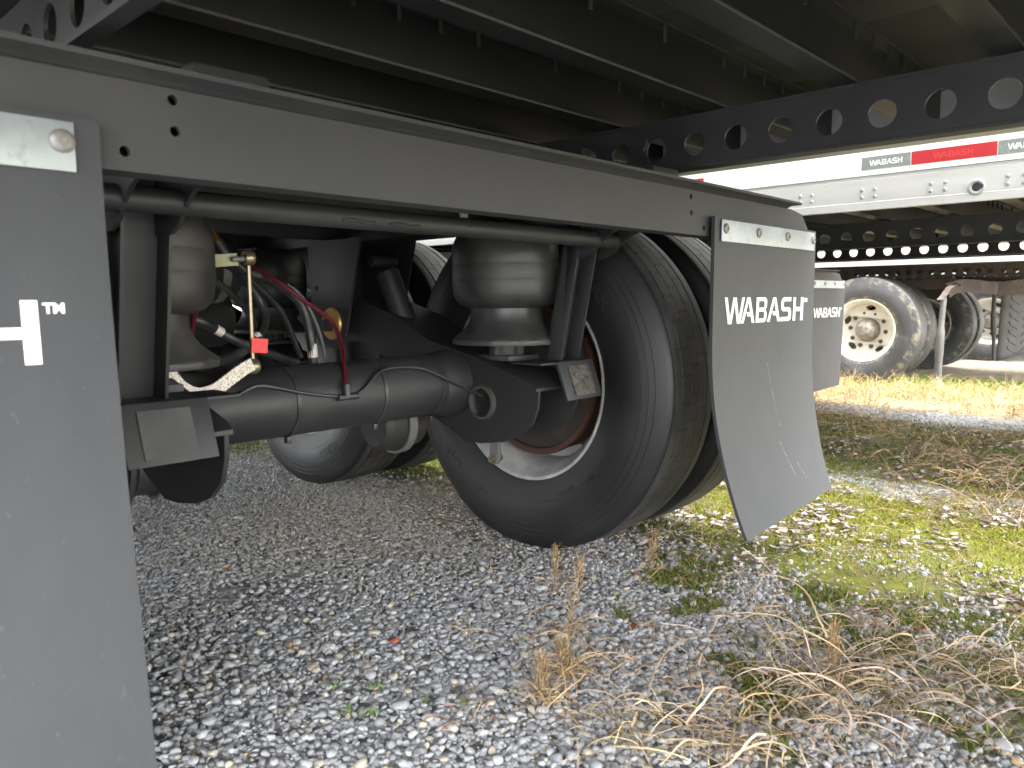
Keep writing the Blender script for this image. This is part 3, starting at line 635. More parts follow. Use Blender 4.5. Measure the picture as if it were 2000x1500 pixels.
# suspension units (one per wheel end, mirrored and repeated for the forward axle)
AXY = (.62, 1.865); ZA = .514
def beam_poly():
    return [(1.16, .735), (1.10, .765), (1.02, .755), (.84, .705), (.70, .640), (.52, .603), (.315, .545), (.296, .532), (.300, .490), (.318, .448), (.36, .414), (.42, .392), (.50, .379), (.56, .377), (.62, .402), (.72, .445), (.88, .58), (1.02, .635), (1.10, .630), (1.16, .66)]
for ai, ya in enumerate(AXY):
    dy = ya - .62
    for s in (-1, 1):
        mx = lambda a, c: (min(s * a, s * c), max(s * a, s * c))
        # trailing beam: two side plates under a top plate
        pl = [(y + dy, z) for y, z in beam_poly()]
        b = MB(); b.plate([pl, circ(.488 + dy, .491, .039, 32)], 'x', s * .404, .008)
        bm_ = b.build('trailing_beam', paint, T1, bevel=0.0, ang=30)
        MB().plate([pl], 'x', s * .556, .008).build('side_plate', paint, bm_)
        top = [(1.02, .7555), (.84, .7055), (.70, .6405), (.52, .6035), (.315, .5455), (.296, .5330)]
        tp = MB()
        up = [(y + dy, z) for y, z in top]; lo = [(y + dy, z + .008) for y, z in top[::-1]]
        tp.prism(up + lo, 'x', *mx(.392, .570)); tp.build('top_plate', paint, bm_, ang=30)
        MB().lathe([(s * .386, .0385), (s * .386, .0445), (s * .3995, .0465), (s * .3995, .0385)], 'x', (0, .488 + dy, .491), 36, closed=True).build('access_ring', wornlit, bm_)
        # air spring
        cx, cy = s * .480, .480 + dy
        a = MB(); a.lathe([(.945, 0), (.945, .118), (.938, .124), (.930, .128), (.905, .140), (.870, .1435), (.852, .1438), (.8505, .1433), (.849, .1438), (.812, .1440), (.8105, .1435), (.809, .1440), (.775, .1405), (.757, .134), (.745, .122), (.738, .102), (.740, .085)], 'z', (cx, cy, 0), 56)
        asp = a.build('air_spring', bellow, T1)
        MB().lathe([(.745, .094), (.728, .095), (.710, .097), (.695, .103), (.680, .114), (.668, .128), (.660, .139), (.655, .1425), (.648, .1430), (.643, .141), (.642, .125), (.650, .09), (.650, 0)], 'z', (cx, cy, 0), 96,
                   rmod=lambda i, th: 1 + (.012 * (math.sin(th * 16) > .55) if 7 <= i <= 9 else 0)).build('piston', piston, asp)
        pd = MB(); pd.box(cx - .055, cx + .055, cy - .012, cy + .012, .612, .652); pd.box(cx - .012, cx + .012, cy - .055, cy + .055, .612, .652)
        pd.box(cx - .06, cx + .06, cy - .065, cy + .05, .600, .614)
        pd.lathe([(.612, .038), (.652, .046)], 'z', (cx, cy, 0), 20)
        pd.build('pedestal', piston, asp, bevel=.003)
        MB().box(cx - .09, cx + .09, cy - .09, cy + .09, .945, .953).build('top_mount', paint, asp, bevel=.002)
        # frame bracket, pivot bolt
        hp = [(y + dy, z) for y, z in ((.93, .944), (1.21, .944), (1.19, .66), (1.15, .617), (1.06, .612), (1.02, .64))]
        h = MB(); h.plate([hp, circ(1.165 + dy, .80, .008, 10)], 'x', s * .340, .008)
        hb_ = h.build('pivot_bracket', paint, T1, ang=30)
        MB().plate([hp], 'x', s * .545, .008).build('side_plate', paint, hb_)
        MB().box(*mx(.3445, .5405), 1.196 + dy, 1.204 + dy, .66, .944).build('front_plate', paint, hb_)
        MB().lathe([(s * .335, 0), (s * .329, .0), (s * .329, .047), (s * .3355, .050)], 'x', (0, 1.085 + dy, .690), 28).build('eccentric_collar', goldc, hb_)
        n_ = MB(); n_.prism([(1.085 + dy + .022 * math.cos(k * math.pi / 3), .685 + .022 * math.sin(k * math.pi / 3)) for k in range(6)], 'x', *mx(.308, .328)); n_.build('pivot_bolt', paint, hb_, bevel=.002)
        # shock absorber
        t0, t1 = Vector((s * .415, .925 + dy, .875)), Vector((s * .470, .79 + dy, .50))
        k = (t1 - t0)
        sh = MB(); sh.tube([t0 + k * .07, t0 + k * .09, t0 + k * .56, t0 + k * .57], [.024, .035, .035, .031], 20)
        so_ = sh.build('shock_absorber', paint, T1)
        MB().tube([t0 + k * .565, t0 + k * 1.0], .028, 18).build('lower_body', drumk, so_)
        MB().tube([t0 + Vector((-.045, 0, 0)), t0 + Vector((.045, 0, 0))], .017, 14).build('eye_bolt', paint, so_)
        # brake chamber under the axle
        bc = MB(); bc.lathe([(-.075, 0), (-.075, .06), (-.06, .075), (-.012, .078), (-.012, .084), (.010, .084), (.010, .078), (.06, .072), (.075, .05), (.075, 0)], 'x', (s * .335, ya + .165, .415), 32)
        bco = bc.build('brake_chamber', drumk, T1)
        MB().lathe([(-.014, .083), (-.014, .089), (.012, .089), (.012, .083)], 'x', (s * .335, ya + .165, .415), 32, closed=True).build('clamp_band', greyv, bco)
        # slack adjuster
        sa = MB(); sa.prism([(ya + .020 + a, z) for a, z in ((0, .268), (.022, .268), (.030, .29), (.03, .38), (-.005, .38), (-.01, .29))], 'x', *mx(.600, .612)); sao = sa.build('slack_adjuster', greyv, T1, bevel=.003)
        MB().tube([(s * .585, ya + .030, .285), (s * .627, ya + .030, .285)], .011, 12).build('clevis_pin', zincm, sao)
        # duals
        lt = LET_NEW if ai == 0 else LET_NEW2
        wheel(T1, s * .820, ya, s, 'inner', TYRE, lt, .2 * ai); wheel(T1, s * 1.150, ya, s, 'outer', TYRE, LET_NEW, .6)
    ax_ = MB(); ax_.tube([(-.66, ya, ZA + .0195), (.66, ya, ZA + .0195)], .0800, 48); axo = ax_.build('axle', paint, T1)
    for s in (-1, 1):
        MB().lathe([(s * .325, .0803), (s * .340, .0860), (s * .366, .0895), (s * .3985, .0935), (s * .3985, .0803)], 'x', (0, ya, ZA + .0195), 48).build('weld_collar', paint, axo)
    for x in (-.116, .122, .305):
        MB().lathe([(x - .004, .0802), (x - .004, .0827), (x + .004, .0827), (x + .004, .0802)], 'x', (0, ya, ZA + .0195), 48, closed=True).build('cable_tie', hosem, axo)
        kk = MB().box(x - .006, x + .006, ya - .034, ya - .018, ZA - .0725, ZA - .058); kk.build('tie_head', hosem, axo, bevel=.001)

# lines, valve and link at the rear axle (children of the trailer: they travel with it)
def hose(name, P, r, m, seg=6, n=10):
    if name == 'sensor_cable': P = [(x, y - .0035, z + .002) for x, y, z in P]
    return MB().tube(spline(P, seg), r, n).build(name, m, T1)
hose('red_air_line', [(-.103, .80, .861), (-.086, .76, .836), (-.050, .72, .803), (-.002, .70, .763), (.041, .68, .729), (.063, .66, .694), (.053, .62, .646), (.024, .57, .601), (.002, .535, .567)], .0053, redh)
ha = hose('brake_hose', [(-.187, .74, .890), (-.165, .74, .862), (-.117, .75, .829), (-.047, .76, .809), (.007, .76, .776), (.041, .76, .731), (.048, .75, .673), (.053, .75, .615), (.054, .75, .575)], .0118, hosem, n=14)
MB().tube([(.0515, .75, .652), (.0535, .75, .618)], .0126, 14).build('hose_label', plab, ha)
MB().tube([(-.200, .75, .918), (-.189, .742, .893)], .014, 6).build('brass_fitting', brass, ha); MB().tube([(-.190, .742, .896), (-.176, .74, .874)], .0145, 14).build('crimp_collar', hosem, ha)
hb2 = hose('looped_hose', [(-.176, .80, .900), (-.131, .82, .861), (-.071, .84, .808), (-.033, .84, .757), (-.035, .82, .713), (-.076, .78, .677), (-.138, .74, .645), (-.214, .70, .628), (-.301, .66, .619), (-.391, .62, .622)], .0115, hosem, n=14)
MB().tube([(-.080, .778, .6755), (-.094, .769, .667)], .0124, 14).build('hose_label', plab, hb2)
hc = hose('chamber_hose', [(-.283, .70, .726), (-.250, .70, .714), (-.207, .72, .695), (-.166, .72, .671), (-.105, .74, .649), (-.042, .76, .626), (.026, .78, .605)], .0105, hosem, n=14)
MB().tube([(-.213, .7175, .6985), (-.197, .7195, .6895)], .0112, 14).build('hose_label', plab, hc)
hose('air_hose', [(-.30, .78, .90), (-.20, .84, .84), (-.08, .90, .78), (.02, .98, .70), (.05, 1.04, .60)], .009, hosem)
hose('air_hose', [(-.10, 1.10, .90), (.02, 1.06, .84), (.12, 1.02, .74), (.16, .98, .60)], .008, hosem)
hose('air_hose', [(-.38, .66, .80), (-.33, .70, .74), (-.26, .78, .70), (-.18, .86, .62)], .008, hosem)
hose('grey_line', [(.076, .90, .804), (.121, .90, .770), (.158, .90, .707), (.180, .90, .643), (.194, .90, .578)], .0048, greyv)
hose('sensor_cable', [(-.264, .5455, .563), (-.211, .5500, .580), (-.164, .5450, .572), (-.121, .5395, .560), (-.066, .5385, .548), (-.013, .5375, .540)], .0036, hosem)
hose('sensor_cable', [(.022, .5375, .540), (.050, .5385, .549), (.078, .5430, .569), (.105, .5500, .586), (.140, .5555, .5925), (.190, .5555, .592), (.240, .5500, .585), (.290, .5370, .564), (.330, .5275, .542), (.372, .5310, .524), (.395, .49, .505)], .0036, hosem)
tf = MB(); tf.tube([(-.022, .5320, .540), (-.016, .5320, .540), (.026, .5320, .540), (.032, .5320, .540)], .0080, 12); tf.tube([(.003, .5320, .540), (.003, .5320, .566)], .0088, 12); tf.tube([(.003, .5320, .558), (.003, .5320, .570)], .0105, 12)
tf.build('tee_fitting', hosem, T1)
MB().tube([(-.216, .55, .847), (-.2155, .55, .627)], .0043, 10).build('link_rod', zincm, T1)
lv = MB().sweep([(-.345, .562, .836), (-.300, .560, .8385), (-.236, .558, .845)], [(-.0035, -.0125), (.0035, -.0125), (.0035, .0125), (-.0035, .0125)]).build('valve_lever', olive, T1)
MB().tube([(-.252, .550, .8445), (-.204, .550, .8465)], .0055, 10).build('lever_bolt', boltm, lv)
for z, x in ((.848, -.2155), (.624, -.2152)):
    MB().lathe([(-.010, .006), (-.010, .0135), (-.004, .0165), (.004, .0165), (.010, .0135), (.010, .006)], 'x', (x, .55, z), 20, closed=True).build('rod_eye', zincm, T1)
MB().sweep(spline([(-.420, .538, .655), (-.397, .536, .620), (-.377, .535, .592), (-.344, .535, .575), (-.308, .535, .580), (-.274, .535, .600), (-.246, .535, .617), (-.223, .537, .627)], 5), [(-.003, -.010), (.003, -.010), (.003, .0165), (-.003, .0165)]).build('speckled_strap', speck, T1)
MB().box(-.222, -.186, .5395, .5415, .652, .682, Matrix.Translation((-.204, .54, .667)) @ Matrix.Rotation(.10, 4, 'Y') @ Matrix.Translation((.204, -.54, -.667))).build('red_tag', redtag, T1)
vb = MB().box(-.36, -.30, .60, .66, .80, .87).build('height_valve', greyv, T1, bevel=.008)
hose('red_air_line', [(-.33, .63, 1.03), (-.312, .62, 1.01), (-.295, .62, .990), (-.29, .63, .95), (-.30, .64, .88)], .0053, redh)
hose('red_air_line', [(-.245, .66, .80), (-.262, .66, .77), (-.275, .68, .73), (-.277, .70, .67), (-.275, .72, .60)], .0053, redh)
tank = MB().lathe([(-.42, 0), (-.41, .06), (-.385, .095), (-.36, .102), (.10, .102), (.125, .095), (.15, .06), (.16, 0)], 'x', (.02, 1.36, .86), 40).build('air_tank', paint, T1)
MB().lathe([(.06, .103), (.06, .106), (.085, .106), (.085, .103)], 'x', (.02, 1.36, .86), 40, closed=True).build('tank_strap', boltm, tank)
tank2 = MB().lathe([(-.30, 0), (-.29, .05), (-.27, .085), (-.25, .092), (.30, .092), (.32, .085), (.34, .05), (.35, 0)], 'x', (-.10, 1.56, .70), 40).build('air_tank', paint, T1)
MB().lathe([(.10, .093), (.10, .096), (.125, .096), (.125, .093)], 'x', (-.10, 1.56, .70), 40, closed=True).build('tank_strap', paint, tank2)
MB().box(-.29, -.235, .78, .83, .60, .70).build('relay_valve', greyv, T1, bevel=.01)
P_(MB().tube(spline([(-.70, .42, .80), (-.64, .36, .765), (-.60, .345, .72), (-.62, .36, .68)]), .016, 12).build('coiled_hose', greyv, T1))

# side marking tape and rail hardware of the trailer alongside are added to the copies below
# ================================================================== NEIGHBOURING TRAILERS
def trailer_copy(label, X, Y, drop, names, mm=None):
    T = empty('semi_trailer', (X, Y, 0)); tag(T, label, 'semi trailer', 'parked semi trailers')
    for o in BODY:
        if o.name.split('.')[0] in names: copy_tree(o, T, -drop, mm)
    return T
body_names = {'floor_board', 'crossmember', 'sub_rail', 'side_rail', 'side_wall', 'roof', 'front_wall', 'rear_door', 'rear_sill', 'slider_rail', 'bogie_crossmember'}
T2 = trailer_copy('white walled trailer with red and silver marking tape and round grommet on its rail', 3.445, 1.15, .070, body_names | {'end_bar', 'cross_tube', 'stop_bracket'})
for s in (-1, 1):
    f2 = flap(s, .012, 0, T2, 1.5, .2); f2.location.z = -.070
for ya in AXY:
    for s in (-1, 1):
        wheel(T2, s * .820, ya, s, 'inner', TYRE, LET_NEW, .2); wheel(T2, s * 1.150, ya, s, 'outer', TYRE, LET_NEW, .6, nuts=False)
for o in list(T1.children):
    if o.name.split('.')[0] in ('axle', 'trailing_beam', 'air_spring'): copy_tree(o, T2, 0)
walls = [o for o in T2.children if o.name.startswith('side_wall') and min(v.co.x for v in o.data.vertices) < -1.2]
rails = [o for o in T2.children if o.name.startswith('side_rail') and min(v.co.x for v in o.data.vertices) < -1.2]
wall2, rail2 = walls[0], rails[0]
# conspicuity tape on the wall that faces the gap (wall-local: x = -1.295 face, y local)
yl = lambda yw: yw - 1.15          # world to trailer-local
tz0, tz1 = 1.250 + .070, 1.2985 + .070
segs = []; y = 1.30
pat = [('r', .279), ('s', .178)]
y0 = .1555                           # the silver piece's far end
for a, c, kind in ((y0, y0 - .178, 's'), (y0 - .178, y0 - .457, 'r'), (y0 - .457, y0 - .635, 's'), (y0 + .96, y0 + .681, 'r'), (y0 - 1.30, y0 - 1.58, 'r'), (y0 - 1.58, y0 - 1.76, 's'), (y0 + 1.138, y0 + .961, 's')):
    m = silvertape if kind == 's' else redtape
    t = MB().box(-1.2962, -1.2953, yl(c) + .0015, yl(a) - .0015, tz0, tz1).build('silver_tape' if kind == 's' else 'red_tape', m, wall2)
    lw, lh = (.118, .020) if kind == 's' else (.128, .021)
    V2, F2 = logo_geo(lw, lh)
    # reads left to right for a viewer in the gap, i.e. towards -y
    ys = yl(a) - (abs(a - c) - lw) / 2
    for vv in (1,):
        pass
    MB().add([(-1.29645 - zz * .2, ys - x, tz0 + (tz1 - tz0 - lh) / 2 + z) for x, z, zz in V2], F2).build('tape_lettering', wprint if kind == 's' else redtape2, wall2)
# rivets and grommet on the rail
rv = MB(); rv.lathe([(-1.2945, .0075), (-1.2965, .0072), (-1.2990, .0052), (-1.3000, .0)], 'x', (0, 0, 0), 12); RIV = rv.mesh('rivet', galv)
for g in range(-3, 6):
    yc = .150 + .2435 * g
    if g == -1: yc -= .0
    for dy in (0, -.048):
        for z in (1.1745, 1.148):
            new_obj('rivet', RIV, rail2, (0, yl(yc + dy), z + .070))
gr = MB(); gr.lathe([(-1.2945, .029), (-1.2985, .0285), (-1.3005, .026), (-1.3010, .021), (-1.2990, .0155), (-1.2970, .0145)], 'x', (0, yl(-.243), 1.146 + .070), 36)
gro = gr.build('lamp_grommet', galv, rail2)
kh = MB(); kh.plate([circ(yl(-.243) - .000, 1.216, .0142, 24)], 'x', -1.2965, .001); kh.plate([circ(yl(-.243) - .015, 1.218, .0075, 16)], 'x', -1.3016, .0008)
kh.build('socket', drumk, rail2)

# third trailer: older, road-worn, cream wheels
T3 = trailer_copy('older road worn trailer with cream wheels and rusty bent flap bar', 8.04, 1.06, .035, body_names, {'black_paint': oldframe, 'black_undercoat': oldframe})
T3.location.z = -.07
mm3 = {'black_paint': oldframe, 'bellows_rubber': oldframe}
for ya in AXY:
    for s in (-1, 1):
        wheel(T3, s * .820, ya, s, 'inner', TYRE_OLD, LET_OLD, .2, mm=rimcream); wheel(T3, s * 1.150, ya, s, 'outer', TYRE_OLD, LET_OLD, .1, nuts=(s < 0 and ya < 1), mm=rimcream)
for o in list(T1.children):
    if o.name.split('.')[0] in ('axle', 'trailing_beam', 'pivot_bracket', 'shock_absorber'): copy_tree(o, T3, 0, mm3)
L3 = lambda x, y, z: (x - 8.04, y - 1.06, z + .07)
bar = MB(); bar.sweep([L3(6.86, .96, .815), L3(7.02, .955, .850), L3(7.3, .95, .868), L3(7.8, .93, .866), L3(8.3, .91, .852), L3(8.50, .90, .846)], [(-.004, -.062), (.004, -.062), (.004, .062), (-.030, .066), (-.030, .060), (-.004, .056)])
bar.build('bent_flap_bar', rusty, T3, ang=40)
MB().sweep([L3(6.46, .935, .735), L3(6.56, .93, .775), L3(6.70, .925, .845), L3(6.98, .93, .885), L3(7.04, .93, .865)], [(-.025, -.004), (.025, -.004), (.025, .004), (-.025, .004)]).build('torn_strap', rusty, T3)
# rolled up remains of the near flap
MB().tube(spline([L3(6.70, .935, .80), L3(6.58, .93, .76), L3(6.53, .93, .50), L3(6.53, .935, .25), L3(6.55, .94, -.02)]), [.016] * 7 + [.024] * 6 + [.034] * 6 + [.030] * 6, 12).build('rolled_flap', oldflap, T3)
# far flap, swung out with its bent clamp
A_, B_ = Vector((8.66, .885)), Vector((9.14, .605)); nrm = Vector((-(B_ - A_).y, (B_ - A_).x)).normalized() * -1
if nrm.x > 0: nrm = -nrm
def FP(u, t, off=0.0):
    q = A_.lerp(B_, u); return L3(q.x + nrm.x * off + .04 * t, q.y + nrm.y * (off + .015 * math.sin(u * 5)) + .02 * t, .80 + .05 * u - (.735 - .06 * u) * t)
fb = MB(); V = []; F = []
for i in range(9):
    for j in range(13): V.append(FP(i / 8, j / 12))
for i in range(8):
    for j in range(12): F.append((i * 13 + j, i * 13 + j + 1, (i + 1) * 13 + j + 1, (i + 1) * 13 + j))
fo = fb.add(V, F).build('old_mud_flap', oldflap, T3)
md = fo.modifiers.new('thickness', 'SOLIDIFY'); md.thickness = .010; md.offset = 0
MB().sweep([FP(-.12, -.005, .016), FP(.4, -.005, .016), FP(1.05, -.005, .016)], [(-.005, -.030), (.005, -.030), (.005, .030), (-.005, .030)]).build('flap_clamp', rusty, fo)
MB().sweep([FP(-.15, -.10, .010), FP(.2, -.11, .010), FP(1.05, -.12, .010)], [(-.004, -.045), (.004, -.045), (.004, .045), (-.004, .045)]).build('flap_angle', rusty, fo)
for k in range(7):
    t = .16 + k * .125
    for u0, u1, u2 in ((.42, .22, .20), (.56, .76, .78)):
        MB().tube([FP(u0, t + .05, .005), FP(u1, t - .05, .005), FP(u2, t - .10, .005)], .0065, 6).build('tread_groove', drumk, fo)
MB().tube(spline([FP(-.16, .02, .0), FP(-.15, .3, 0), FP(-.10, .65, 0), FP(-.07, .98, 0)]), [.022] * 6 + [.028] * 6 + [.018] * 7, 8).build('torn_flap_strip', oldflap, T3)
# fourth trailer, further on
T4 = trailer_copy('far white trailer with grey tyres beyond the chevron patterned rubber flap', 11.85, .75, .080, body_names - {'rear_door'}, {'black_paint': oldframe, 'black_undercoat': oldframe})
T4.location.z = -.07
for ya in AXY:
    for s in (-1, 1):
        wheel(T4, s * .820, ya, s, 'inner', TYRE_OLD, LET_OLD, .2, mm=rimcream); wheel(T4, s * 1.150, ya, s, 'outer', TYRE_OLD, LET_OLD, .3, nuts=(s < 0 and ya < 1), mm=rimcream)
for o in list(T1.children):
    if o.name.split('.')[0] == 'axle': copy_tree(o, T4, 0, mm3)

# ================================================================== GRAVEL, MOSS, STRAW
def ico(sub):
    bm = bmesh.new(); bmesh.ops.create_icosphere(bm, subdivisions=sub, radius=1); V = np.array([v.co[:] for v in bm.verts]); F = np.array([[v.index for v in f.verts] for f in bm.faces]); bm.free(); return V, F
def stone_variants(V, n, seed):
    r = np.random.default_rng(seed); out = []
    for _ in range(n):
        U = V.copy()
        for _k in range(7):                                   # cut flats: angular river gravel
            d = r.normal(size=3); d /= np.linalg.norm(d); h = r.uniform(.55, .88); t = U @ d; m = t > h; U[m] -= np.outer(t[m] - h, d) * .97
        U *= (1 + r.normal(0, .03, (len(U), 1)))
        out.append(U)
    return np.array(out)
def rot_mats(n, r, tilt=.5):
    yaw = r.uniform(0, 2 * np.pi, n); a = r.normal(0, tilt, n); b = r.normal(0, tilt, n)
    c, s = np.cos(yaw), np.sin(yaw); Z = np.zeros(n); O = np.ones(n)
    Rz = np.stack([c, -s, Z, s, c, Z, Z, Z, O], -1).reshape(n, 3, 3)
    c, s = np.cos(a), np.sin(a); Rx = np.stack([O, Z, Z, Z, c, -s, Z, s, c], -1).reshape(n, 3, 3)
    c, s = np.cos(b), np.sin(b); Ry = np.stack([c, Z, s, Z, O, Z, -s, Z, c], -1).reshape(n, 3, 3)
    return Rz @ Rx @ Ry
def mesh_np(name, V, F, col, material, smooth=True):
    me = bpy.data.meshes.new(name); me.vertices.add(len(V)); me.vertices.foreach_set('co', V.astype(np.float32).ravel())
    k = F.shape[1]; me.loops.add(F.size); me.loops.foreach_set('vertex_index', F.astype(np.int32).ravel())
    me.polygons.add(len(F)); me.polygons.foreach_set('loop_start', np.arange(0, F.size, k, dtype=np.int32)); me.polygons.foreach_set('loop_total', np.full(len(F), k, dtype=np.int32))
    me.polygons.foreach_set('use_smooth', np.full(len(F), smooth)); me.update(calc_edges=True)
    if col is not None:
        a = me.color_attributes.new('col', 'FLOAT_COLOR', 'POINT'); a.data.foreach_set('color', np.concatenate([col, np.ones((len(col), 1))], 1).astype(np.float32).ravel())
    me.materials.append(material); return me
stonem = mat('gravel_stone', (0, 0, 0), .62, attr='col', var2=(160, (.30, .30, .29), .60, .85), bump=(240, .35, .0012))
def stone_cols(n, r):
    g = np.clip(r.normal(.30, .048, n), .15, .44); c = np.stack([g * .99, g * 1.0, g * 1.015], -1)
    w = r.random(n); m = w < .07; c[m] = np.stack([g[m] * 1.35, g[m] * 1.2, g[m] * .95], -1)
    m = (w > .10) & (w < .112); c[m] = np.array([.33, .22, .12]) * r.uniform(.8, 1.2, (m.sum(), 1))
    m = (w > .125) & (w < .16); c[m] = np.array([.38, .375, .365]) * r.uniform(.8, 1.1, (m.sum(), 1))
    return c
def proj(x, y, z=0.0):
    d = np.stack([x - CAMP.x, y - CAMP.y, np.zeros_like(x) + z - CAMP.z], -1); f = d @ np.array(c_f)
    return 1000 + 1489.4 * (d @ np.array(c_r)) / f, 750 - 1489.4 * (d @ np.array(c_u)) / f, f
def stones(name, pts, size, variants, Ft, r, flat=(.8, .55), lift=0.0):
    n = len(pts); k = r.integers(0, len(variants), n); S = np.stack([size, size * r.uniform(.62, .95, n), size * r.uniform(flat[1] * .75, flat[0] * .9, n)], -1)
    U = variants[k] * S[:, None, :]; U = np.einsum('nij,nvj->nvi', rot_mats(n, r, .38), U)
    U[:, :, 0] += pts[:, 0, None]; U[:, :, 1] += pts[:, 1, None]; U[:, :, 2] += (pts[:, 2] + lift)[:, None]
    nv = variants.shape[1]; F = (Ft[None] + (np.arange(n) * nv)[:, None, None]).reshape(-1, 3)
    sc_ = stone_cols(n, r); dm = np.clip(1 - ((pts[:, 0] - .62) / .8) ** 2 - ((pts[:, 1] - 1.25) / .8) ** 2, 0, 1)[:, None] * r.uniform(.2, 1, (n, 1)); sc_ = sc_ * (1 - dm) + np.array([[.36, .325, .27]]) * r.uniform(.7, 1.2, (n, 1)) * dm
    c = np.repeat(sc_, nv, 0)
    o = new_obj(name, mesh_np(name, U.reshape(-1, 3), F, c, stonem), ground); o['kind'] = 'stuff'; return o
V1, F1 = ico(2); V0, F0 = ico(1)
var_hi = stone_variants(V1, 28, 3); var_lo = stone_variants(V0, 28, 4)
r = np.random.default_rng(21)
def gravel_density(x, y):
    d = np.ones_like(x)
    edge = .98 + (fbm(x, y, 1.6, 51) - .5) * .7
    d *= np.clip((edge - x) / .22 + .12, .10, 1)
    bare = fbm(x, y, 2.4, 61); d *= np.where(bare > .66, .30, 1.0)          # trodden soil showing through
    d *= 1 - .93 * moss_patch(x, y)
    for x0, w in ((2.30, .16), (4.42, .22)):
        q = np.abs(x - (x0 + (fbm(x, y, 1.2, 81) - .5) * .9)) < w * np.clip((fbm(x, y, 2.2, 83) - .30) * 5, 0, 1.1)
        d = np.where(q, .8, d)
    d = np.where((x > 1.25) & (d < .11) & (fbm(x, y, 3.0, 91) > .60), .16, d)
    return d
n = 205000
x = r.uniform(-1.7, 1.5, n); y = r.uniform(-1.1, 4.2, n); keep = r.random(n) < gravel_density(x, y) ; x, y = x[keep], y[keep]
x2 = r.uniform(1.5, 4.8, 30000); y2 = r.uniform(-1.0, 3.0, 30000); k2 = r.random(30000) < gravel_density(x2, y2) * .75; x = np.r_[x, x2[k2]]; y = np.r_[y, y2[k2]]
size = np.clip(np.exp(r.normal(math.log(.0069), .31, len(x))), .0036, .0160)
z = gz(x, y) + r.uniform(-.0005, .006, len(x)) - size * .12
pts = np.stack([x, y, z], -1); dist = np.hypot(x - CAMP.x, y - CAMP.y)
u_, v_, f_ = proj(x, y); inview = (u_ > -250) & (u_ < 2300) & (v_ < 1900) & (f_ > 0)
hi = (dist < 1.85) & inview & (size > .0062); lo = ~hi & inview | (~inview & (r.random(len(x)) < .18))
stones('gravel', pts[hi], size[hi], var_hi, F1, r)
stones('gravel', pts[lo & ~hi], size[lo & ~hi], var_lo, F0, r)
# the 300 stones that show largest, one by one
pebm = []
for nm, c in (('pebble_grey', (.29, .293, .298)), ('pebble_dark', (.20, .203, .208)), ('pebble_pale', (.37, .367, .36)), ('pebble_tan', (.32, .285, .225))):
    pebm.append(mat(nm, c, .6, var=(70, tuple(q * 1.45 for q in c), .45, .7), bump=(200, .35, .0012)))
pme = []
for k in range(16):
    U = var_hi[k] * np.array([1, .80, .60]) * .0104
    pme.append(mesh_np('pebble', U, F1, None, pebm[0 if k < 8 else 1 if k < 11 else 2 if k < 14 else 3]))
cnt = 0
while cnt < 300:
    xx, yy = r.uniform(-.7, .95), r.uniform(-.8, .9)
    u, v, f = proj(np.array([xx]), np.array([yy]))
    if not (300 < u[0] < 1990 and 1080 < v[0] < 1495): continue
    if r.random() > 1.25 - f[0] / 2.4 or moss_patch(np.array([xx]), np.array([yy]))[0] > .4: continue
    o = new_obj('pebble', pme[int(r.integers(0, 16))], ground, (xx, yy, float(gz(xx, yy)) + .0075), tuple(r.uniform(-.35, .35, 2)) + (r.uniform(0, 6.3),))
    s = float(np.exp(r.normal(0, .18))); o.scale = (s, s, s); cnt += 1

# blades and straws
bladem = mat('moss_blade', (0, 0, 0), .75, attr='col', spec=.2)
strawm = mat('dry_straw', (0, 0, 0), .7, attr='col', spec=.25, var2=(60, (.16, .11, .06), .62, .85))
for m_ in (bladem,):
    m_.node_tree.nodes['Principled BSDF'].inputs['Subsurface Weight'].default_value = 0.0
def blades(name, x, y, h, w, cols, material, r, lean=.5, parent=None):
    n = len(x); z = gz(x, y) - .001; a = r.uniform(0, 2 * np.pi, n); dx, dy = np.cos(a), np.sin(a); b = r.uniform(0, 2 * np.pi, n); L = h * r.uniform(.1, lean * 2, n)
    P0 = np.stack([x - dx * w, y - dy * w, z], -1); P1 = np.stack([x + dx * w, y + dy * w, z], -1)
    T = np.stack([x + np.cos(b) * L, y + np.sin(b) * L, z + h], -1)
    V = np.stack([P0, P1, T], 1).reshape(-1, 3); F = np.arange(3 * n).reshape(-1, 3); c = np.repeat(cols, 3, 0)
    o = new_obj(name, mesh_np(name, V, F, c, material, False), parent); return o
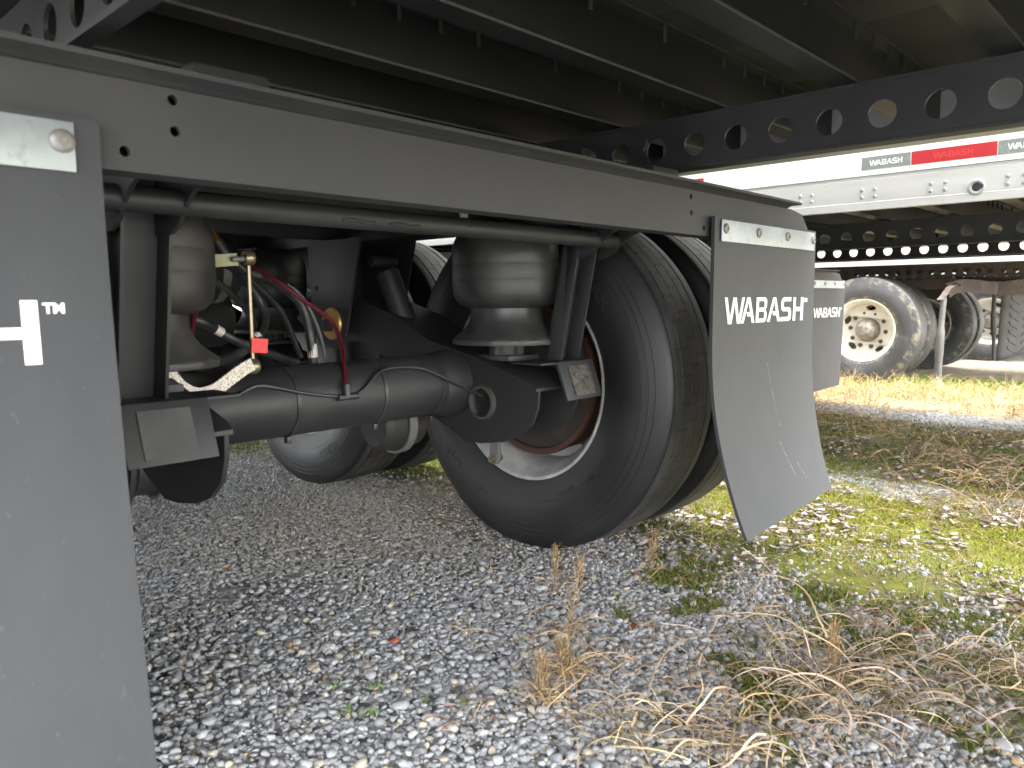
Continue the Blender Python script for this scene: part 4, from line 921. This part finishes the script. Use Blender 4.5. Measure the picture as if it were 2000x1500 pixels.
def ribbons(x, y, z, L, w, az, el, curve, cols, r, seg=6, droop=1.0):
    """arching thin ribbons; returns V, F, C"""
    n = len(x); t = np.linspace(0, 1, seg + 1); E = el[:, None] - curve[:, None] * t[None] * droop; st = (L / seg)[:, None]
    A = az[:, None] + r.normal(0, .35, (n, 1)) * t[None] + np.cumsum(r.normal(0, .10, (n, seg + 1)), 1)
    dx = np.cos(E) * np.cos(A) * st; dy = np.cos(E) * np.sin(A) * st; dz = np.sin(E) * st
    X = x[:, None] + np.concatenate([np.zeros((n, 1)), np.cumsum(dx[:, :-1], 1)], 1); Y = y[:, None] + np.concatenate([np.zeros((n, 1)), np.cumsum(dy[:, :-1], 1)], 1)
    Z = z[:, None] + np.concatenate([np.zeros((n, 1)), np.cumsum(dz[:, :-1], 1)], 1); Z = np.maximum(Z, gz(X, Y) + .004)
    tw = r.uniform(0, np.pi, n)[:, None] + t[None] * r.uniform(-2, 2, n)[:, None]
    px, py, pz = -np.sin(A) * np.cos(tw), np.cos(A) * np.cos(tw), np.sin(tw); ww = w[:, None] * (1 - .75 * t[None])
    Q0 = np.stack([X - px * ww, Y - py * ww, Z - pz * ww], -1); Q1 = np.stack([X + px * ww, Y + py * ww, Z + pz * ww], -1)
    V = np.stack([Q0, Q1], 2).reshape(n, -1, 3); m = 2 * (seg + 1); base = np.arange(seg) * 2
    f = np.stack([base, base + 1, base + 3, base + 2], -1); F = (f[None] + (np.arange(n) * m)[:, None, None]).reshape(-1, 4)
    return V.reshape(-1, 3), F, np.repeat(cols, m, 0)
def straw_cols(n, r, base=(.52, .38, .19)):
    c = np.array(base) * r.uniform(.40, 1.25, (n, 1)); c[:, 2] *= r.uniform(.8, 1.3, n); return c
# moss and short grass
r = np.random.default_rng(33)
N_ = 420000; x = r.uniform(.2, 4.2, N_); y = r.uniform(-1.2, 3.4, N_)
edge = 1.0 + (fbm(x, y, 1.6, 51) - .5) * .7 - np.clip(y - 2, 0, .6) * .5
p = np.clip((x - edge) / .14, 0, 1) * np.where(x < 2.2, 1.0, .55) * np.clip((fbm(x, y, 3.5, 101) - .30) / .2, .5, 1)
p = np.maximum(p, moss_patch(x, y)); p = np.where(np.abs(x - (2.3 + (fbm(x, y, 1.2, 81) - .5) * .9)) < .12, .15, p); p *= np.where(fbm(x, y, 2.7, 151) > .62, .45, 1.0); p = np.where((x > 4.1), .1, p)
k = r.random(N_) < p; x, y = x[k], y[k]; n = len(x)
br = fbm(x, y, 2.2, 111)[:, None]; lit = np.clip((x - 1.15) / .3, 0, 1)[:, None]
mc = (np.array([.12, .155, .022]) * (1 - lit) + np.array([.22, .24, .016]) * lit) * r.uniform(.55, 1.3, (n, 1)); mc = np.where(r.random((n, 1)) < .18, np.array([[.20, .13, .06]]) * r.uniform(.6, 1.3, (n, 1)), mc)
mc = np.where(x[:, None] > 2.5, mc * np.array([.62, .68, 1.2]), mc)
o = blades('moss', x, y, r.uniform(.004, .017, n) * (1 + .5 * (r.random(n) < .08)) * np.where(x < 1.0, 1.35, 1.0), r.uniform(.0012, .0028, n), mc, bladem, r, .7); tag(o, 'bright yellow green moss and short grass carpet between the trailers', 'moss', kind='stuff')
# grass beside the far wheels
n = 26000; x = r.uniform(6.3, 7.7, n); y = r.uniform(-1.0, 5, n); gc = np.array([.12, .24, .02]) * r.uniform(.6, 1.3, (n, 1))
o = blades('grass', x, y, r.uniform(.02, .06, n), r.uniform(.002, .004, n), gc, bladem, r, .5); tag(o, 'fresh green grass strip under the older worn trailer', 'grass', kind='stuff')
# fallen pale leaf litter on the moss: small curled quads
n = 16000; x = r.uniform(.75, 4.0, n); y = r.uniform(-1.0, 1.6, n); q = fbm(x, y, 5.0, 121); kk = (r.random(n) < np.clip((q - .535) * 12, 0, 1) * np.where((x > 1.2) & (x < 2.1), .75, .45) * np.clip((x - .7) / .5, 0, 1)) ; x, y = x[kk], y[kk]; n = len(x)
a = r.uniform(0, 6.28, n); ln = r.uniform(.007, .026, n); wd = ln * r.uniform(.3, .6, n); z = gz(x, y) + r.uniform(.006, .016, n)
ca, sa = np.cos(a), np.sin(a); cz = r.uniform(.002, .009, n)
def pt(u, v, zz): return np.stack([x + ca * u * ln - sa * v * wd, y + sa * u * ln + ca * v * wd, z + zz], -1)
V = np.stack([pt(-1, 0, cz), pt(-.3, -1, cz * .9), pt(.5, -.7, cz * .4), pt(1, 0, cz * 1.2), pt(.5, .7, cz * 1.0), pt(-.3, 1, cz * .2), pt(0, 0, cz * -.3)], 1).reshape(-1, 3)
f = np.array([[0, 1, 6], [1, 2, 6], [2, 3, 6], [3, 4, 6], [4, 5, 6], [5, 0, 6]]); F = (f[None] + (np.arange(n) * 7)[:, None, None]).reshape(-1, 3)
lc = np.array([.42, .37, .33]) * r.uniform(.55, 1.25, (n, 1)); lc = np.where(r.random((n, 1)) < .25, np.array([[.15, .11, .09]]), lc)
o = new_obj('leaf_litter', mesh_np('leaf_litter', V, F, np.repeat(lc, 7, 0), strawm, False)); tag(o, 'pale dead leaf litter scattered over the yellow green moss', 'leaf litter', kind='stuff')
# bare dead stems standing in the moss
n = 700; x = r.uniform(.85, 3.9, n); y = r.uniform(-1.0, 1.6, n); kk = fbm(x, y, 2.6, 141) > .47; x, y = x[kk], y[kk]; n = len(x)
VS, FS, CS = ribbons(x, y, gz(x, y), r.uniform(.03, .095, n), r.uniform(.0010, .0020, n), r.uniform(0, 6.28, n), r.uniform(1.0, 1.57, n), r.uniform(-.2, .4, n), np.array([[.13, .085, .06]]) * r.uniform(.5, 1.5, (n, 1)), r, 5)
o = new_obj('dead_stems', mesh_np('dead_stems', VS, FS, CS, strawm, False)); tag(o, 'thin dark dead stems standing up from the green moss', 'dead stems', kind='stuff')
# standing dry grass: band in front of the old wheels, sparser band under the next trailer, wisps on the gravel edge
n = 12000; x = 4.45 + 2.0 * r.beta(1.6, 1.1, n) + r.normal(0, .12, n); y = r.uniform(-.6, 4.0, n); kq = fbm(x, y, 1.7, 161) > .36; x, y = x[kq], y[kq]; n = len(x); VA, FA, CA = ribbons(x, y, gz(x, y), r.uniform(.06, .26, n), r.uniform(.0013, .0030, n), r.uniform(0, 6.28, n), r.uniform(.5, 1.5, n), r.uniform(.2, 2.2, n), straw_cols(n, r, (.50, .38, .19)), r, 5)
n = 8200; x = r.uniform(1.9, 4.7, n); y = r.uniform(-.8, 2.2, n); kk = fbm(x, y, 2.0, 131) > .44; x, y = x[kk], y[kk]; n = len(x)
VB, FB, CB = ribbons(x, y, gz(x, y), r.uniform(.05, .22, n), r.uniform(.0009, .0019, n), r.uniform(0, 6.28, n), r.uniform(.1, 1.2, n), r.uniform(.2, 1.8, n), straw_cols(n, r, (.40, .27, .15)), r, 5)
n = 6500; x = r.uniform(-.05, 2.3, n); y = r.uniform(-1.0, 1.3, n); kk = r.random(n) < np.clip((x + .1 - np.clip(y, -.2, 1) * .6) / 1.0, .02, .8); x, y = x[kk], y[kk]; n = len(x)
VC, FC, CC = ribbons(x, y, gz(x, y) + .004, r.uniform(.03, .14, n), r.uniform(.0005, .0011, n), r.uniform(0, 6.28, n), r.uniform(.0, .8, n), r.uniform(.1, 1.4, n), straw_cols(n, r, (.40, .28, .16)), r, 5)
V = np.concatenate([VA, VB, VC]); F = np.concatenate([FA, FB + len(VA), FC + len(VA) + len(VB)]); C = np.concatenate([CA, CB, CC])
o = new_obj('dry_grass', mesh_np('dry_grass', V, F, C, strawm, False)); tag(o, 'dry tan grass standing in bands before the worn wheels', 'dry grass', kind='stuff')

# single plants one can count on the gravel
seedm = mat('seed_head', (.20, .125, .065), .85, var=(90, (.33, .23, .12), .42, .66), var2=(200, (.5, .4, .26), .64, .72), bump=(160, .6, .003))
def dried_weed(label, x, y, h, lean, w, spread, seed):
    r = np.random.default_rng(seed); z = float(gz(x, y)); P = empty('dried_weed', (x, y, z)); tag(P, label, 'weed', 'dried weeds on the gravel')
    n = 3; top = Vector((lean[0], lean[1], h)); st = MB()
    st.tube(spline([(0, 0, -.004), top * .4 + Vector((.004, .003, 0)), top * .75, top]), [.0016] * 18 + [.0008], 6); st.build('stem', seedm, P)
    # spike of seed husks round the upper stem
    m = 260; t = r.beta(1.6, 1.3, m) * .80 + .16; rad = w * np.sqrt(r.random(m)) * np.sin(np.clip((t - .1) / .95, 0, 1) * np.pi) ** .6; a = r.uniform(0, 6.28, m)
    cx = lean[0] * t + rad * np.cos(a); cy = lean[1] * t + rad * np.sin(a); cz = h * t
    az = a + r.normal(0, .4, m); V, F, C = ribbons_local(cx, cy, cz, r.uniform(.008, .020, m), r.uniform(.0010, .0022, m), az, r.uniform(.2, 1.4, m), r, np.array([[.36, .25, .13]]) * r.uniform(.45, 1.35, (m, 1)))
    new_obj('seed_head', mesh_np('seed_head', V, F, C, strawm, False), P)
    # loose curled leaves at its foot
    m = int(30 * spread); V, F, C = curls(r.normal(0, .012, m), r.normal(0, .012, m), r.uniform(0, .02, m), r.uniform(.03, .10, m) * (.7 + spread * .4), r.uniform(.0008, .0018, m), r.uniform(0, 6.28, m), r.uniform(.2, 1.3, m), r.uniform(1.0, 3.2, m), r, straw_cols(m, r, (.42, .30, .165)))
    new_obj('dry_leaves', mesh_np('dry_leaves', V, F, C, strawm, False), P)
    return P
def ribbons_local(x, y, z, L, w, az, el, r, cols):
    n = len(x); d = np.stack([np.cos(el) * np.cos(az), np.cos(el) * np.sin(az), np.sin(el)], -1); p = np.stack([-np.sin(az), np.cos(az), np.zeros(n)], -1); b = np.stack([x, y, z], -1)
    V = np.stack([b - p * w[:, None] * .5, b + p * w[:, None] * .5, b + d * L[:, None] * .6 + p * w[:, None], b + d * L[:, None]], 1).reshape(-1, 3)
    return V, np.arange(4 * n).reshape(-1, 4), np.repeat(cols, 4, 0)
def curls(x, y, z, L, w, az, el, curve, r, cols, seg=8):
    n = len(x); t = np.linspace(0, 1, seg + 1); E = el[:, None] - curve[:, None] * t[None]; st = (L / seg)[:, None]
    A = az[:, None] + np.cumsum(r.normal(0, .22, (n, seg + 1)), 1)
    cs = lambda d: np.concatenate([np.zeros((n, 1)), np.cumsum(d[:, :-1], 1)], 1)
    X = x[:, None] + cs(np.cos(E) * np.cos(A) * st); Y = y[:, None] + cs(np.cos(E) * np.sin(A) * st); Z = np.maximum(z[:, None] + cs(np.sin(E) * st), .0015)
    tw = r.uniform(0, np.pi, n)[:, None] + t[None] * r.uniform(-2, 2, n)[:, None]
    px, py, pz = -np.sin(A) * np.cos(tw), np.cos(A) * np.cos(tw), np.sin(tw); ww = w[:, None] * (1 - .6 * t[None])
    V = np.stack([np.stack([X - px * ww, Y - py * ww, Z - pz * ww], -1), np.stack([X + px * ww, Y + py * ww, Z + pz * ww], -1)], 2).reshape(n, -1, 3); m = 2 * (seg + 1); base = np.arange(seg) * 2
    f = np.stack([base, base + 1, base + 3, base + 2], -1); F = (f[None] + (np.arange(n) * m)[:, None, None]).reshape(-1, 4)
    return V.reshape(-1, 3), F, np.repeat(cols, m, 0)
dried_weed('upright brown seed spike on the gravel, closest in front of the big tyre', .487, .314, .125, (.0, .0), .014, .4, 1)
dried_weed('slanting brown seed spike rising from a pale curled straw tuft', .300, .120, .165, (.090, .030), .017, 1.5, 2)
dried_weed('dark brown twisted seed spike at the mossy edge beside the tyre', .785, .215, .120, (.012, -.012), .014, .6, 3)
dried_weed('short fuzzy seed head bent over a flat arch of straw', .030, -.040, .095, (.012, .018), .015, 1.8, 4)
dried_weed('stubby seed head standing in a ring of curled straw on pale gravel', .150, .000, .080, (-.010, .010), .013, 3.0, 5)
dried_weed('thick dark seed head poking out of the large straw tangle', .500, -.400, .125, (.014, .004), .013, 1.5, 6)
def tangle(label, x, y, rad, n, L, seed, base=(.50, .38, .24)):
    r = np.random.default_rng(seed); z = float(gz(x, y)); P = empty('straw_tangle', (x, y, z)); tag(P, label, 'straw', 'straw tangles on the gravel')
    for nm, k, ww, ll in (('long_stalk', n // 6, (.0014, .0028), L), ('fine_straw', int(n * .6), (.0006, .0013), L * .6)):
        a = r.uniform(0, 6.28, k); q = rad * np.sqrt(r.random(k))
        V, F, C = curls(q * np.cos(a), q * np.sin(a), r.uniform(.004, .035, k), r.uniform(.35, 1.0, k) * ll, r.uniform(*ww, k), r.uniform(0, 6.28, k), r.uniform(-.05, 1.0, k), r.uniform(.3, 2.4, k), r, straw_cols(k, r, base), 10)
        new_obj(nm, mesh_np(nm, V, F, C, strawm, False), P)
    return P
tangle('largest sprawling tangle of tan straw around a thick dark seed head', .490, -.420, .17, 230, .30, 11)
tangle('wide loose straw tangle with long arching stalks on mossy gravel', .330, -.450, .17, 170, .28, 12)
tangle('greyish straw tangle lying on the dark mossy ground beside stones', .620, -.560, .19, 190, .26, 13, (.40, .30, .20))
tangle('low brown straw tangle at the foot of mossy stones beside seedlings', .170, -.370, .10, 90, .20, 18, (.44, .30, .17))
tangle('flat twiggy tangle on gravel between the two curled straw tufts', .260, -.150, .09, 60, .16, 19, (.38, .26, .16))
tangle('frayed straw tangle half buried in moss at the gravel border', .800, -.440, .11, 80, .20, 20, (.42, .31, .19))
tangle('pale straw sprawl with broken stalks lying on clean stones', .030, -.190, .09, 90, .17, 21, (.48, .37, .22))
tangle('sparse reddish straw scraps scattered over pale gravel', -.120, .020, .08, 45, .10, 22, (.36, .23, .16))
tangle('pale arching stalks over stones beside the low brown tangle', .110, -.300, .11, 110, .24, 23, (.50, .38, .22))
tangle('matted pale straw on dark moss behind the greyish tangle', .720, -.660, .13, 120, .24, 24, (.44, .33, .20))
tangle('small pale straw tuft on clean gravel, alone', .105, .290, .02, 14, .08, 14, (.60, .45, .24))
tangle('thin straw tangle between gravel and the moss edge', .640, -.200, .12, 70, .18, 15, (.42, .30, .18))
tangle('brownish grass tangle under the neighbouring trailer on dark moss', 2.95, -.02, .26, 330, .32, 16, (.40, .27, .17))
tangle('tall golden grass tuft arching beside a strip of pale stones', 2.55, -.20, .10, 90, .34, 17, (.60, .40, .20))
# small red leaves
leafm = mat('red_leaf', (.38, .10, .05), .6, var=(80, (.22, .07, .04), .45, .7))
for lab, x, y in (('small rust red leaf lying among grey gravel near the axle', -.011, .370), ('small orange red leaf on mossy gravel beside the straw', .859, -.468), ('dull red leaf on gravel between two seed spikes', .420, .020)):
    b = MB(); zz = float(gz(x, y)) + .012
    b.add([(-.016, 0, .004), (-.004, -.008, .008), (.010, -.005, .002), (.018, 0, .010), (.010, .006, .008), (-.004, .008, .002), (0, 0, .001)], [(0, 1, 6), (1, 2, 6), (2, 3, 6), (3, 4, 6), (4, 5, 6), (5, 0, 6)])
    o = b.build('fallen_leaf', leafm, None, ang=80, loc=(x, y, zz), rot=(.5, .3, x * 9)); md = o.modifiers.new('t', 'SOLIDIFY'); md.thickness = .0006; tag(o, lab, 'leaf', 'fallen red leaves')
# tiny green seedlings on the near gravel
def seedling(x, y, seed):
    r = np.random.default_rng(seed); m = 12; V, F, C = curls(r.normal(0, .010, m), r.normal(0, .010, m), np.zeros(m) + .006, r.uniform(.008, .018, m), r.uniform(.0018, .0032, m), r.uniform(0, 6.28, m), r.uniform(.4, 1.2, m), r.uniform(.2, 1.5, m), r, np.array([[.13, .20, .055]]) * r.uniform(.6, 1.2, (m, 1)), 3)
    o = new_obj('seedling', mesh_np('seedling', V, F, C, bladem, False), None, (x, y, float(gz(x, y)) + .006)); tag(o, 'tiny bright green seedling growing between grey stones', 'seedling', 'green seedlings in the gravel')
for k, (x, y) in enumerate(((-.205, .300), (-.245, .200), (-.215, .165), (-.16, .24), (-.08, .06), (-.12, .12))):
    seedling(x, y, 500 + k)
print('objects', len(bpy.data.objects), 'tris', sum(sum(len(p.vertices) - 2 for p in m.polygons) if len(m.polygons) < 50000 else len(m.polygons) for m in bpy.data.meshes))
